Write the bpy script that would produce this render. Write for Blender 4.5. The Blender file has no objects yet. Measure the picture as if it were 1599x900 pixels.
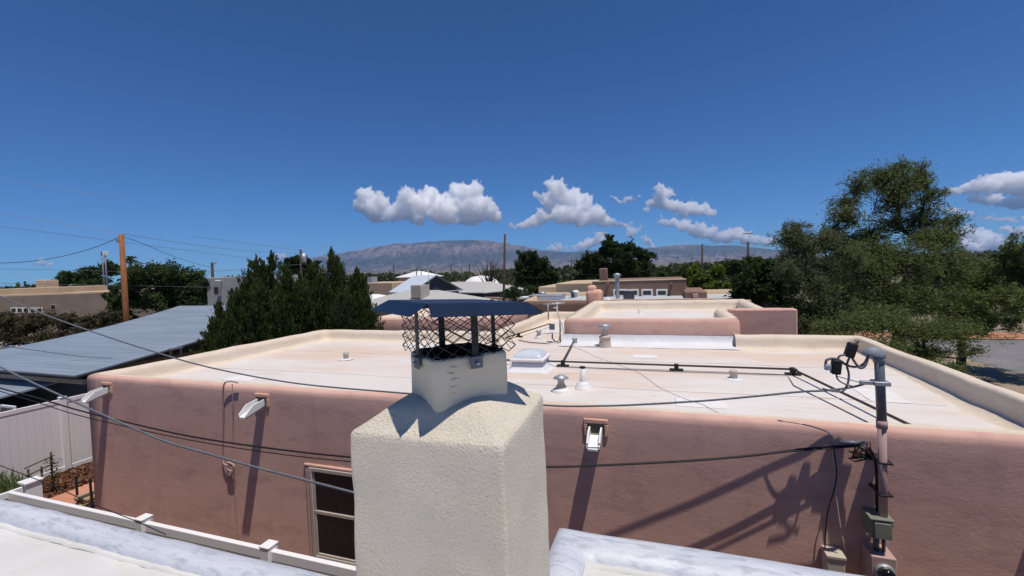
import bpy, bmesh, math, random
import numpy as np
from mathutils import Vector, Matrix, noise
R = math.radians
SC = bpy.context.scene
COL = SC.collection

# ------------------------------------------------------------------ camera
F, CX, CY = 694.0, 800.0, 450.0
_y = np.array([238., 37., F]); _y /= np.linalg.norm(_y)
_x = np.array([2019., 45., -F]); _x -= _x.dot(_y) * _y; _x /= np.linalg.norm(_x)
_z = np.cross(_x, _y); _z = -_z if _z[1] < 0 else _z
RW = np.array([_x, _y, _z])
EYE = np.array([0., 0., 4.8])
cam_d = bpy.data.cameras.new('camera'); cam = bpy.data.objects.new('camera', cam_d); COL.objects.link(cam)
cam_d.sensor_width = 36; cam_d.lens = 36 * F / 1599; cam_d.clip_start = .05; cam_d.clip_end = 90000
mw = Matrix.Identity(4)
for i in range(3):
    mw[i][0] = RW[i][0]; mw[i][1] = RW[i][1]; mw[i][2] = -RW[i][2]; mw[i][3] = EYE[i]
cam.matrix_world = mw
SC.camera = cam
def ray(px, py): return RW @ np.array([px - CX, CY - py, F])
def at(px, py, x=None, y=None, z=None, d=None):
    """the place in the world seen at a point of the photograph, on a wall (x or y), a level (z) or at a distance (d)"""
    r = ray(px, py)
    if z is not None: t = (z - EYE[2]) / r[2]
    elif y is not None: t = (y - EYE[1]) / r[1]
    elif x is not None: t = (x - EYE[0]) / r[0]
    else: t = d / F
    return Vector(EYE + r * t)

# ------------------------------------------------------------------ light
SUN = Vector((.245, -.165, 1)).normalized()
w = bpy.data.worlds.new('World'); SC.world = w; w.use_nodes = True
nt = w.node_tree; bg = nt.nodes['Background']
sky = nt.nodes.new('ShaderNodeTexSky'); sky.sky_type = 'NISHITA'; sky.sun_disc = False
sky.sun_elevation = math.asin(SUN.z); sky.sun_rotation = math.atan2(SUN.x, SUN.y)
sky.altitude = 1600; sky.air_density = .85; sky.dust_density = .25; sky.ozone_density = 2.2
tint = nt.nodes.new('ShaderNodeMix'); tint.data_type = 'RGBA'; tint.blend_type = 'MULTIPLY'; tint.inputs[0].default_value = 1
tint.inputs[7].default_value = (.25, .57, .92, 1); nt.links.new(sky.outputs[0], tint.inputs[6])   # deep high-altitude blue
nt.links.new(tint.outputs[2], bg.inputs[0]); bg.inputs[1].default_value = .074
sd = bpy.data.lights.new('sun', 'SUN'); sd.energy = 3.0; sd.angle = R(.53); sd.color = (1, .925, .84)
so = bpy.data.objects.new('sun', sd); COL.objects.link(so); so.rotation_euler = SUN.to_track_quat('Z', 'Y').to_euler()
SC.view_settings.view_transform = 'Standard'; SC.view_settings.look = 'None'
SC.view_settings.exposure = .45; SC.view_settings.gamma = 1
SC.cycles.max_bounces = 60; SC.cycles.glossy_bounces = 4; SC.cycles.transmission_bounces = 8; SC.cycles.diffuse_bounces = 3; SC.cycles.transparent_max_bounces = 8
SC.cycles.volume_bounces = 60; SC.cycles.use_denoising = True

# ------------------------------------------------------------------ materials
def ramp(nt, fac, stops):
    r = nt.nodes.new('ShaderNodeValToRGB'); e = r.color_ramp.elements
    while len(e) < len(stops): e.new(.5)
    for k, (p, c) in enumerate(stops):
        e[k].position = p; e[k].color = (c[0], c[1], c[2], 1) if hasattr(c, '__len__') else (c, c, c, 1)
    nt.links.new(fac, r.inputs[0]); return r.outputs[0]
def tex(nt, scale, detail=4, rough=.55, stretch=(1, 1, 1), kind='noise', dist=0):
    tc = nt.nodes.new('ShaderNodeTexCoord'); mp = nt.nodes.new('ShaderNodeMapping')
    mp.inputs['Scale'].default_value = stretch; nt.links.new(tc.outputs['Object'], mp.inputs[0])
    if kind == 'noise':
        n = nt.nodes.new('ShaderNodeTexNoise'); n.inputs['Scale'].default_value = scale
        n.inputs['Detail'].default_value = detail; n.inputs['Roughness'].default_value = rough; n.inputs['Distortion'].default_value = dist
        o = n.outputs['Fac']
    else:
        n = nt.nodes.new('ShaderNodeTexVoronoi'); n.inputs['Scale'].default_value = scale; n.feature = kind; o = n.outputs['Distance']
    nt.links.new(mp.outputs[0], n.inputs['Vector']); return o
def mix(nt, fac, a, b, mode='MIX'):
    m = nt.nodes.new('ShaderNodeMix'); m.data_type = 'RGBA'; m.blend_type = mode
    for s, v in ((m.inputs[0], fac), (m.inputs[6], a), (m.inputs[7], b)):
        if isinstance(v, bpy.types.NodeSocket): nt.links.new(v, s)
        elif hasattr(v, '__len__'): s.default_value = (*v[:3], 1)
        else: s.default_value = v if s is m.inputs[0] else (v, v, v, 1)
    return m.outputs[2]
MATS = {}
def mat(name, col, rough=.8, metal=0, c2=None, vs=2, vst=(1, 1, 1), bump=(), spec=.3, lo=.35, hi=.65, layers=(), trans=0):
    """layers: (scale, stretch, colour, low, high, strength) - dirt and stains with a shape of their own"""
    m = bpy.data.materials.new(name); m.use_nodes = True; nt = m.node_tree
    b = nt.nodes['Principled BSDF']
    b.inputs['Roughness'].default_value = rough; b.inputs['Metallic'].default_value = metal
    b.inputs['Specular IOR Level'].default_value = spec
    c = col
    if c2 is not None:
        c = ramp(nt, tex(nt, vs, 5, .6, vst), [(lo, col), (hi, c2)])
    for (s, st, lc, l0, h0, k) in layers:
        f = ramp(nt, tex(nt, s, 6, .62, st, dist=.4), [(l0, 0.), (h0, k)])
        c = mix(nt, f, c, lc)
    if isinstance(c, bpy.types.NodeSocket): nt.links.new(c, b.inputs['Base Color'])
    else: b.inputs['Base Color'].default_value = (*c, 1)
    prev = None
    for (s, dist, kind, st) in bump:
        bn = nt.nodes.new('ShaderNodeBump'); bn.inputs['Strength'].default_value = 1; bn.inputs['Distance'].default_value = dist
        nt.links.new(tex(nt, s, 5, .6, st, kind), bn.inputs['Height'])
        if prev: nt.links.new(prev, bn.inputs['Normal'])
        prev = bn.outputs[0]
    if prev: nt.links.new(prev, b.inputs['Normal'])
    MATS[name] = m; return m
N3 = (1, 1, 1)
mat('pink_stucco', (.62, .385, .31), .92, c2=(.67, .42, .345), vs=1.1, spec=.1,
    bump=((90, .0016, 'noise', N3), (22, .0015, 'noise', (1, 1, 2)), (1.6, .007, 'noise', (1, 1, 1.6))),
    layers=((2.2, (1, 1, 2.6), (.46, .275, .235), .50, .66, .5), (5, (1, 1, .5), (.64, .43, .35), .56, .75, .35), (1.3, (2.5, 1, .35), (.47, .30, .26), .55, .68, .4)))
mat('pink_light', (.66, .37, .27), .92, c2=(.70, .41, .30), vs=1.6, spec=.1, bump=((70, .003, 'noise', N3), (5, .012, 'noise', N3)))
mat('brown_stucco', (.22, .14, .105), .92, c2=(.27, .175, .13), vs=.8, spec=.1, bump=((40, .004, 'noise', N3),))
mat('tan_stucco', (.50, .38, .25), .92, c2=(.56, .43, .30), vs=.6, spec=.1, bump=((40, .004, 'noise', N3),))
mat('greybrown_stucco', (.25, .195, .15), .92, c2=(.30, .24, .19), vs=.6, spec=.1)
mat('grey_stucco', (.33, .32, .31), .92, c2=(.40, .385, .37), vs=1, spec=.1)
mat('cream_stucco', (.76, .68, .54), .9, c2=(.80, .725, .60), vs=3, spec=.15,
    bump=((115, .010, 'noise', N3), (210, .004, 'noise', N3), (5, .01, 'noise', N3)), layers=((9, N3, (.60, .52, .40), .58, .75, .3),))
mat('cream_smooth', (.66, .57, .43), .88, c2=(.72, .63, .49), vs=5, spec=.15,
    bump=((30, .0025, 'noise', N3), (6, .006, 'noise', N3)), layers=((16, (1, 1, 2), (.50, .43, .33), .60, .8, .4),))
mat('flue_stucco', (.66, .58, .44), .85, c2=(.71, .63, .49), vs=6, spec=.2,
    bump=((12, .004, 'noise', N3),), layers=((14, (1, 1, .3), (.36, .32, .26), .60, .78, .5),))
mat('cream_membrane', (.66, .555, .43), .75, c2=(.70, .605, .49), vs=1.4, vst=(1, 1, 3), spec=.25,
    bump=((1.6, .03, 'noise', (1, 1, 1)), (5, .01, 'noise', (1, 1, .4))), layers=((2.4, (1, 1, 1), (.54, .41, .28), .52, .74, .4),))
mat('white_membrane', (.66, .612, .565), .7, c2=(.70, .665, .63), vs=.7, spec=.25,
    bump=((1.1, .02, 'noise', (1, 2.5, 1)), (9, .002, 'noise', N3)),
    layers=((.55, (.35, 1.8, 1), (.66, .51, .40), .46, .64, .85), (2.6, (.4, 1.6, 1), (.60, .46, .33), .56, .72, .6),
            (11, N3, (.60, .50, .42), .66, .78, .25)))
mat('white_patch', (.66, .66, .66), .55, spec=.4, c2=(.70, .71, .73), vs=3, bump=((4, .02, 'noise', N3),))
mat('old_membrane', (.60, .59, .56), .75, c2=(.68, .67, .64), vs=1.4, bump=((3, .01, 'noise', N3), (40, .001, 'noise', N3)),
    layers=((3.5, N3, (.62, .50, .36), .54, .70, .5), (14, N3, (.45, .42, .38), .62, .75, .35)))
mat('silver_coating', (.52, .545, .59), .55, metal=.08, c2=(.62, .64, .68), vs=5, vst=(.35, 2.6, 1), spec=.4,
    bump=((9, .005, 'noise', (.5, 2, 1)), (60, .001, 'noise', N3)),
    layers=((16, (.5, 2, 1), (.30, .33, .38), .50, .66, .6), (40, N3, (.78, .80, .83), .60, .72, .5)))
mat('white_vinyl', (.80, .80, .80), .45, spec=.4)
mat('white_paint', (.80, .80, .77), .6)
mat('galvanised', (.36, .38, .40), .5, metal=.5, c2=(.46, .48, .50), vs=25)
mat('dark_grey_paint', (.10, .115, .14), .42, c2=(.13, .145, .17), vs=12, spec=.5, layers=((40, (1, 1, .3), (.22, .22, .22), .60, .72, .5),))
mat('weathered_vent', (.46, .38, .31), .7, c2=(.56, .50, .44), vs=14, layers=((30, (1, 1, .4), (.28, .19, .13), .55, .7, .6),))
mat('vent_white', (.74, .70, .67), .6, c2=(.80, .78, .76), vs=10, layers=((22, N3, (.45, .36, .28), .6, .75, .5),))
mat('black_metal', (.018, .018, .022), .45, spec=.5, bump=((120, .0006, 'noise', N3),))
mat('lid_metal', (.005, .012, .033), .42, metal=.0, spec=.32, c2=(.008, .018, .045), vs=6, bump=((3, .004, 'noise', N3),))
mat('black_rubber', (.015, .015, .017), .6)
mat('soot', (.012, .011, .011), .95)
mat('cable_grey', (.11, .12, .14), .55, c2=(.17, .18, .20), vs=30)
mat('pipe_brown', (.045, .03, .028), .6, c2=(.09, .06, .05), vs=8)
mat('metal_roof', (.25, .305, .36), .5, metal=.2, c2=(.31, .37, .43), vs=.9, vst=(.25, 2, 1), spec=.5,
    layers=((2, (.15, 3, 1), (.45, .52, .60), .56, .72, .45),))
mat('bright_metal_roof', (.66, .72, .78), .45, metal=.15)
mat('grey_shingle', (.40, .40, .38), .9, c2=(.47, .46, .44), vs=5)
mat('dark_siding', (.055, .065, .085), .7)
mat('tan_wood', (.40, .29, .17), .7)
mat('pole_wood', (.23, .085, .03), .85, c2=(.34, .14, .055), vs=3, vst=(4, 4, .5), bump=((12, .01, 'noise', (3, 3, .2)),))
mat('dark_wood', (.05, .034, .028), .85, c2=(.085, .058, .046), vs=3, vst=(4, 4, .5))
mat('bark', (.035, .027, .022), .95, c2=(.06, .046, .037), vs=9, vst=(3, 3, .5), bump=((14, .02, 'noise', (3, 3, .6)),))
mat('window_frame', (.42, .37, .32), .6, c2=(.48, .42, .36), vs=6)
mat('window_glass', (.006, .007, .009), .06, spec=.6)
mat('spout_hole_shade', (.05, .045, .04), .9)  # near-black that paints the shade of the spout holes
mat('box_green', (.18, .20, .155), .55, c2=(.22, .235, .18), vs=8)
mat('box_tan', (.50, .44, .36), .6)
mat('meter_pink', (.44, .30, .27), .6)
mat('asphalt_old', (.17, .165, .17), .9, c2=(.22, .21, .21), vs=.5, bump=((30, .01, 'noise', N3),), layers=((.4, N3, (.12, .12, .125), .5, .6, .6),))
mat('dirt', (.26, .20, .15), .95, c2=(.33, .26, .19), vs=.12, bump=((6, .05, 'noise', N3),), layers=((.9, N3, (.14, .13, .07), .48, .62, .6),))
mat('red_dirt', (.36, .16, .09), .95, c2=(.44, .22, .13), vs=1.5, bump=((6, .05, 'noise', N3),))
mat('terracotta', (.47, .21, .13), .85, c2=(.53, .26, .17), vs=1.5, layers=((4, N3, (.35, .16, .11), .55, .7, .3),))
mat('mulch_mat', (.10, .045, .028), .95, c2=(.19, .09, .055), vs=20)
mat('plain_mat', (.20, .17, .13), .95, c2=(.09, .10, .06), vs=.004, lo=.42, hi=.58, layers=((.02, N3, (.42, .36, .30), .60, .68, .6),))

mat('hood_grey', (.20, .225, .255), .55, spec=.4, c2=(.26, .285, .31), vs=20)
def leaf_mat(name, c1, c2, tr=.35):
    m = bpy.data.materials.new(name); m.use_nodes = True; nt = m.node_tree
    nt.nodes.remove(nt.nodes['Principled BSDF']); out = nt.nodes['Material Output']
    a = nt.nodes.new('ShaderNodeAttribute'); a.attribute_name = 'rnd'
    c = ramp(nt, a.outputs['Fac'], [(0, c1), (1, c2)])
    c = mix(nt, ramp(nt, tex(nt, .9, 3), [(.4, 0.), (.65, .45)]), c, tuple(.5 * x + .03 for x in c2))
    d = nt.nodes.new('ShaderNodeBsdfDiffuse'); t = nt.nodes.new('ShaderNodeBsdfTranslucent')
    nt.links.new(c, d.inputs[0]); nt.links.new(c, t.inputs[0])
    x = nt.nodes.new('ShaderNodeMixShader'); x.inputs[0].default_value = tr
    nt.links.new(d.outputs[0], x.inputs[1]); nt.links.new(t.outputs[0], x.inputs[2])
    nt.links.new(x.outputs[0], out.inputs[0]); MATS[name] = m
leaf_mat('leaf_mesquite', (.09, .125, .04), (.245, .305, .105), .5)
leaf_mat('leaf_yellowgreen', (.06, .10, .015), (.17, .24, .04))
leaf_mat('leaf_dark', (.022, .042, .014), (.06, .095, .03))
leaf_mat('leaf_mid', (.035, .06, .02), (.09, .135, .045))
leaf_mat('leaf_grey', (.10, .125, .05), (.23, .27, .12), .45)
leaf_mat('leaf_brown', (.06, .06, .03), (.15, .125, .07))
leaf_mat('leaf_juniper', (.016, .034, .010), (.095, .13, .035), .25)
leaf_mat('leaf_grass', (.07, .11, .03), (.19, .23, .08))
leaf_mat('leaf_far', (.04, .06, .028), (.085, .11, .05), .2)

# ------------------------------------------------------------------ builders
def tag(o, label=None, cat=None, group=None, kind=None):
    if label: o['label'] = label
    if cat: o['category'] = cat
    if group: o['group'] = group
    if kind: o['kind'] = kind
    return o
def thing(name, label, cat, loc=(0, 0, 0), rz=0, group=None):
    o = bpy.data.objects.new(name, None); COL.objects.link(o); o.location = loc; o.rotation_euler = (0, 0, rz)
    o.empty_display_size = .1
    return tag(o, label, cat, group)
class MB:
    """collects shapes and links them as one mesh object"""
    def __init__(s): s.v = []; s.f = []; s.sm = []
    def add(s, vs, fs, smooth=False):
        k = len(s.v); s.v += [tuple(p) for p in vs]; s.f += [tuple(i + k for i in f) for f in fs]; s.sm += [smooth] * len(fs); return s
    def box(s, a, b, bev=0, seg=2, M=None):
        a, b = [min(x, y) for x, y in zip(a, b)], [max(x, y) for x, y in zip(a, b)]
        bm = bmesh.new(); bmesh.ops.create_cube(bm, size=1)
        for v in bm.verts:
            v.co = Vector([(a[i] + b[i]) / 2 + v.co[i] * (b[i] - a[i]) for i in range(3)])
        if bev: bmesh.ops.bevel(bm, geom=list(bm.edges), offset=min(bev, .45 * min(b[i] - a[i] for i in range(3))), segments=seg, profile=.5, affect='EDGES')
        if M: bmesh.ops.transform(bm, matrix=M, verts=bm.verts)
        bm.verts.index_update()
        bm.normal_update(); R3 = M.to_3x3().inverted() if M else None
        flat_ = lambda f: max(abs(c) for c in ((R3 @ f.normal) if R3 else f.normal)) > .999
        k = len(s.v); s.v += [tuple(v.co) for v in bm.verts]
        for f in bm.faces: s.f.append(tuple(v.index + k for v in f.verts)); s.sm.append(bool(bev) and not flat_(f))
        bm.free(); return s
    def tube(s, pts, r, n=8, cap=True):
        pts = [Vector(p) for p in pts]; rs = r if hasattr(r, '__len__') else [r] * len(pts)
        vs, fs = [], []; prev = None
        for i, p in enumerate(pts):
            t = (pts[min(i + 1, len(pts) - 1)] - pts[max(i - 1, 0)]).normalized()
            if prev is None:
                a = t.cross(Vector((0, 0, 1)));  a = t.cross(Vector((1, 0, 0))) if a.length < .05 else a
            else: a = prev - t * prev.dot(t)
            a.normalize(); prev = a; b = t.cross(a)
            for k in range(n):
                th = 2 * math.pi * k / n; vs.append(p + (a * math.cos(th) + b * math.sin(th)) * rs[i])
        for i in range(len(pts) - 1):
            for k in range(n):
                fs.append((i * n + k, i * n + (k + 1) % n, (i + 1) * n + (k + 1) % n, (i + 1) * n + k))
        if cap: fs += [tuple(range(n))[::-1], tuple(range((len(pts) - 1) * n, len(pts) * n))]
        return s.add(vs, fs, True)
    def lathe(s, prof, c=(0, 0, 0), n=20):
        vs, fs = [], []
        for (r, z) in prof:
            for k in range(n):
                th = 2 * math.pi * k / n; vs.append((c[0] + r * math.cos(th), c[1] + r * math.sin(th), c[2] + z))
        for i in range(len(prof) - 1):
            for k in range(n): fs.append((i * n + k, i * n + (k + 1) % n, (i + 1) * n + (k + 1) % n, (i + 1) * n + k))
        return s.add(vs, fs, True)
    def poly(s, pts, th=0):
        n = len(pts)
        if not th: return s.add(pts, [tuple(range(n))])
        pts = [Vector(p) for p in pts]; lo = [p - Vector((0, 0, th)) for p in pts]
        return s.add(pts + lo, [tuple(range(n)), tuple(range(2 * n - 1, n - 1, -1))] + [(i, i + n, (i + 1) % n + n, (i + 1) % n) for i in range(n)])
    def build(s, name, m, parent=None, loc=None):
        me = bpy.data.meshes.new(name); me.from_pydata(s.v, [], s.f)
        me.polygons.foreach_set('use_smooth', s.sm); me.materials.append(MATS[m]); me.update()
        o = bpy.data.objects.new(name, me); COL.objects.link(o)
        if parent: o.parent = parent
        if loc: o.location = loc
        return o
def copy_tree(o, parent=None):
    c = o.copy(); COL.objects.link(c)
    if parent: c.parent = parent
    for ch in list(o.children): copy_tree(ch, c)
    return c
def nz(p, s, a): 
    q = Vector(p) * s; return Vector((noise.noise(q), noise.noise(q + Vector((31, 7, 3))), noise.noise(q + Vector((5, 17, 41))))) * a

def sweep(mb, path, prof, closed, step=.35, amp=.012, ns=1.3, sc=None):
    """prof: list of (inward offset or list of offsets per segment, z); interior on the left of the path"""
    P = [Vector((p[0], p[1])) for p in path]; n = len(P); ns_ = n if closed else n - 1
    segs = [(P[i], P[(i + 1) % n]) for i in range(ns_)]
    nrm = []
    for a, b in segs:
        d = (b - a).normalized(); nrm.append(Vector((-d.y, d.x)))
    def off(o, k): return o[k] if hasattr(o, '__len__') else o
    rows = []
    for (o, z) in prof:
        pts = []
        for i in range(n):
            if not closed and i == 0: pts.append(P[0] + nrm[0] * off(o, 0)); continue
            if not closed and i == n - 1: pts.append(P[-1] + nrm[-1] * off(o, ns_ - 1)); continue
            k0, k1 = (i - 1) % ns_, i % ns_
            a, b = nrm[k0], nrm[k1]; oa, ob = off(o, k0), off(o, k1)
            det = a.x * b.y - a.y * b.x
            if abs(det) < 1e-6: pts.append(P[i] + a * oa); continue
            ca, cb = P[i].dot(a) + oa, P[i].dot(b) + ob
            pts.append(Vector(((ca * b.y - cb * a.y) / det, (a.x * cb - b.x * ca) / det)))
        row = []
        for k in range(ns_):
            a, b = pts[k], pts[(k + 1) % n]; m = max(1, int((P[(k + 1) % n] - P[k]).length / step))
            for j in range(m): row.append((*(a.lerp(b, j / m)), z))
        if not closed: row.append((*pts[-1], z))
        rows.append(row)
    L = len(rows[0]); vs = []
    for r_ in rows:
        for p in r_: vs.append(Vector(p) + nz(p, ns, amp))
    fs = []
    for i in range(len(rows) - 1):
        for k in range(L if closed else L - 1):
            k2 = (k + 1) % L; fs.append((i * L + k, i * L + k2, (i + 1) * L + k2, (i + 1) * L + k))
    return mb.add(vs, fs, True)
def sheet(mb, x0, x1, y0, y1, z, step=.3, amp=.01, ns=.8, smooth=True):
    nx = max(1, int((x1 - x0) / step)); ny = max(1, int((y1 - y0) / step)); vs, fs = [], []
    for j in range(ny + 1):
        for i in range(nx + 1):
            p = Vector((x0 + (x1 - x0) * i / nx, y0 + (y1 - y0) * j / ny, z)); p.z += noise.noise(p * ns) * amp; vs.append(p)
    for j in range(ny):
        for i in range(nx): a = j * (nx + 1) + i; fs.append((a, a + 1, a + nx + 2, a + nx + 1))
    return mb.add(vs, fs, smooth)

# ------------------------------------------------------------------ ground, streets
def struct(o): o['kind'] = 'structure'; return o
g = MB(); S = 26000
rad = [0, 8, 16, 30, 60, 120, 300, 800, 2500, 9000, S]
vs = [(0, 0, 0)]; fs = []; NA = 64
for r_ in rad[1:]:
    for k in range(NA): a = 2 * math.pi * k / NA; vs.append((r_ * math.cos(a), r_ * math.sin(a), 0))
for k in range(NA): fs.append((0, 1 + k, 1 + (k + 1) % NA))
for i in range(len(rad) - 2):
    for k in range(NA): a = 1 + i * NA; fs.append((a + k, a + NA + k, a + NA + (k + 1) % NA, a + (k + 1) % NA))
g.add(vs, fs); gm = g.build('ground', 'dirt'); struct(gm)
plain = MB(); plain.poly([(-16000, 900, .3), (22000, 900, .3), (22000, 17000, .3), (-16000, 17000, .3)]); struct(plain.build('valley_floor', 'plain_mat'))
st = MB(); sheet(st, 13.0, 60, 19, 31.5, .012, 2, .004); struct(st.build('street', 'asphalt_old'))
st = MB(); sheet(st, 8.5, 60, 31.5, 34, .05, 1, .05); struct(st.build('dirt_verge', 'red_dirt'))
pt = MB(); sheet(pt, -13.3, -9.3, 3.7, 9.5, .02, .5, .003); struct(pt.build('patio', 'terracotta'))

# ------------------------------------------------------------------ mountains
crest = [(380, 433), (430, 422), (465, 408), (490, 402), (520, 397), (560, 391), (580, 387), (600, 384), (622, 380), (640, 381), (665, 378), (700, 376), (735, 375), (760, 376), (790, 380), (822, 385), (840, 390),
         (870, 393), (895, 394), (915, 391), (950, 391), (1000, 388), (1030, 386), (1060, 383), (1085, 382), (1110, 384), (1140, 383), (1170, 386), (1200, 389), (1240, 392), (1280, 396), (1330, 400), (1400, 402)]
def ridge(name, pts, D, D0, rough, seed, m):
    xs = np.linspace(pts[0][0], pts[-1][0], 420); ys = np.interp(xs, [p[0] for p in pts], [p[1] for p in pts])
    NV = 70; vs, fs = [], []
    for i, (px, py) in enumerate(zip(xs, ys)):
        c = at(px, py, d=D); ch = max(c.z, 5); dirv = Vector((c.x, c.y, 0))
        edge = min(1, (i / 25), (len(xs) - 1 - i) / 60)
        for j in range(NV + 1):
            t = j / NV
            q = dirv * (D0 / D + (1 - D0 / D) * t)
            # foothill apron then steep face
            h = .16 * (t / .45) if t < .45 else .16 + .84 * ((t - .45) / .55) ** 1.05
            q3 = Vector((q.x, q.y, 0)) / 1000
            env = math.sin(math.pi * min(1, max(0, (t - .28) / .72))) ** .7
            gul = abs(noise.noise(Vector((q3.x * .9 + .4 * noise.noise(q3 * 1.1), q3.y * .3, seed)))) * 1.5 + abs(noise.noise(Vector((q3.x * 4.5, q3.y * 1.3, seed + 5)))) * .5 + abs(noise.noise(Vector((q3.x * 11, q3.y * 5, seed + 9)))) * .22
            z = ch * h - env * rough * gul * ch * .55 + noise.noise(q3 * 6) * 18 * t
            if t > .97: z = max(z, ch * h * .985)
            vs.append((q.x, q.y, max(z * min(1, edge + .0), 0) + .5))
    for i in range(len(xs) - 1):
        for j in range(NV):
            a = i * (NV + 1) + j; fs.append((a, a + NV + 1, a + NV + 2, a + 1))
    mb = MB().add(vs, fs, False); o = mb.build(name, m); struct(o); return o
def mountain_material():
    m = bpy.data.materials.new('mountain_rock'); m.use_nodes = True; nt = m.node_tree; b = nt.nodes['Principled BSDF']
    b.inputs['Roughness'].default_value = 1; b.inputs['Specular IOR Level'].default_value = 0
    tc = nt.nodes.new('ShaderNodeTexCoord'); sp = nt.nodes.new('ShaderNodeSeparateXYZ'); nt.links.new(tc.outputs['Object'], sp.inputs[0])
    a1 = nt.nodes.new('ShaderNodeMath'); a1.operation = 'MULTIPLY_ADD'; a1.inputs[1].default_value = 700; a1.inputs[2].default_value = -350
    nt.links.new(tex(nt, .0009, 6, .6), a1.inputs[0])
    a2 = nt.nodes.new('ShaderNodeMath'); a2.operation = 'ADD'; nt.links.new(a1.outputs[0], a2.inputs[0]); nt.links.new(sp.outputs[2], a2.inputs[1])
    a3 = nt.nodes.new('ShaderNodeMath'); a3.operation = 'DIVIDE'; nt.links.new(a2.outputs[0], a3.inputs[0]); a3.inputs[1].default_value = 1400
    c = ramp(nt, a3.outputs[0], [(0, (.24, .185, .15)), (.14, (.21, .165, .13)), (.24, (.085, .085, .06)), (.42, (.07, .075, .05)), (.52, (.21, .155, .125)), (.76, (.25, .18, .15)), (.84, (.045, .055, .04)), (1, (.045, .06, .045))])
    c = mix(nt, ramp(nt, tex(nt, .004, 5, .65, (1, 1, 2)), [(.47, 0.), (.56, .75)]), c, (.05, .06, .045))
    c = mix(nt, ramp(nt, tex(nt, .0028, 6, .7, (2.2, .35, .35), dist=.5), [(.50, 0.), (.62, .8)]), c, (.03, .036, .034))  # dark downslope streaks: gully shade put into the rock colour
    nt.links.new(c, b.inputs['Base Color']); MATS['mountain_rock'] = m
mountain_material()
ridge('mountains', crest, 17500, 9500, 1.0, 3.3, 'mountain_rock')


# ------------------------------------------------------------------ clouds (real bodies, far outside the haze)
def cloud_material():
    m = bpy.data.materials.new('cloud'); m.use_nodes = True; nt = m.node_tree; nt.nodes.remove(nt.nodes['Principled BSDF'])
    v = nt.nodes.new('ShaderNodeVolumeScatter'); v.inputs['Color'].default_value = (1, 1, 1, 1); v.inputs['Density'].default_value = .006; v.inputs['Anisotropy'].default_value = 0
    nt.links.new(v.outputs[0], nt.nodes['Material Output'].inputs['Volume']); MATS['cloud'] = m
cloud_material()
def cloud(name, blobs, D, seed, voxel=36, flat=None, squash=1.0, bumps=(13, 6)):
    rg = np.random.default_rng(seed); s = D / F; mb = MB(); VS, FS = [], []
    def ball(c, r, sub=2):
        V, Fc = ICO[sub]; k = sum(len(v) for v in VS); VS.append(V * np.array([r, r, r * squash]) + np.array(c)); FS.append(Fc + k)
    extra = []
    for i in range(len(blobs) - 1):
        a_, b_ = blobs[i], blobs[i + 1]
        if math.hypot(a_[0] - b_[0], a_[1] - b_[1]) < 2.2 * (a_[2] + b_[2]): extra.append(((a_[0] + b_[0]) / 2, (a_[1] + b_[1]) / 2 + 2, (a_[2] + b_[2]) * .42))
    for (px, py, r) in list(blobs) + extra:
        c = at(px, py, d=D + rg.uniform(-1, 1) * r * s * .8); R_ = r * s * .92; ball(c, R_)
        for k in range(bumps[0]):
            u = Vector(rg.normal(0, 1, 3)); u.z = abs(u.z) * 1.1 - .25; u.normalize(); r2 = R_ * rg.uniform(.28, .5); c2 = c + Vector((u.x, u.y, u.z * squash)) * R_ * .85; ball(c2, r2, 1)
            for j in range(bumps[1]):
                u2 = Vector(rg.normal(0, 1, 3)) + u * 1.2; u2.normalize(); ball(c2 + Vector((u2.x, u2.y, u2.z * squash)) * r2 * .85, r2 * rg.uniform(.3, .5), 1)
    V = np.concatenate(VS)
    if flat is not None: low = V[:, 2] < flat; V[low, 2] = flat - (flat - V[low, 2]) * .12 + 40 * np.sin(V[low, 0] / 300 + V[low, 1] / 410)
    me = bpy.data.meshes.new('tmp'); me.from_pydata(V.tolist(), [], np.concatenate(FS).tolist()); o = bpy.data.objects.new('tmp', me); COL.objects.link(o)
    md = o.modifiers.new('r', 'REMESH'); md.mode = 'VOXEL'; md.voxel_size = voxel
    for (kd, sc_, st_, ml_) in (('CLOUDS', s * 13, s * 5, .5), ('VORONOI', s * 8, -s * 6.5, .35), ('VORONOI', s * 3.6, -s * 3, .35)):
        t_ = bpy.data.textures.new('puff', kd); t_.noise_scale = sc_; dm = o.modifiers.new('d', 'DISPLACE'); dm.texture = t_; dm.texture_coords = 'GLOBAL'; dm.strength = st_; dm.mid_level = ml_
    dg = bpy.context.evaluated_depsgraph_get(); me2 = bpy.data.meshes.new_from_object(o.evaluated_get(dg)); bpy.data.objects.remove(o)
    me2.polygons.foreach_set('use_smooth', [True] * len(me2.polygons)); me2.materials.clear(); me2.materials.append(MATS['cloud']); me2.update(); me2.name = name
    o = bpy.data.objects.new(name, me2); COL.objects.link(o); o['kind'] = 'structure'; return o
ICO = {}
for sub in (1, 2):
    bm = bmesh.new(); bmesh.ops.create_icosphere(bm, subdivisions=sub + (1 if sub == 2 else 0), radius=1); bm.verts.index_update()
    ICO[sub] = (np.array([v.co[:] for v in bm.verts]), np.array([[v.index for v in f.verts] for f in bm.faces])); bm.free()
DC = 27000
cloud('cloud', [(572, 306, 15), (566, 322, 15), (590, 318, 18), (585, 335, 16), (612, 333, 16), (636, 306, 15), (650, 322, 22), (672, 310, 20), (690, 330, 24), (715, 298, 15), (742, 298, 16), (728, 318, 24), (755, 325, 20), (775, 338, 13), (655, 340, 14), (630, 335, 14), (708, 345, 14), (740, 345, 14)], DC, 1, flat=at(690, 352, d=DC).z)
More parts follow.
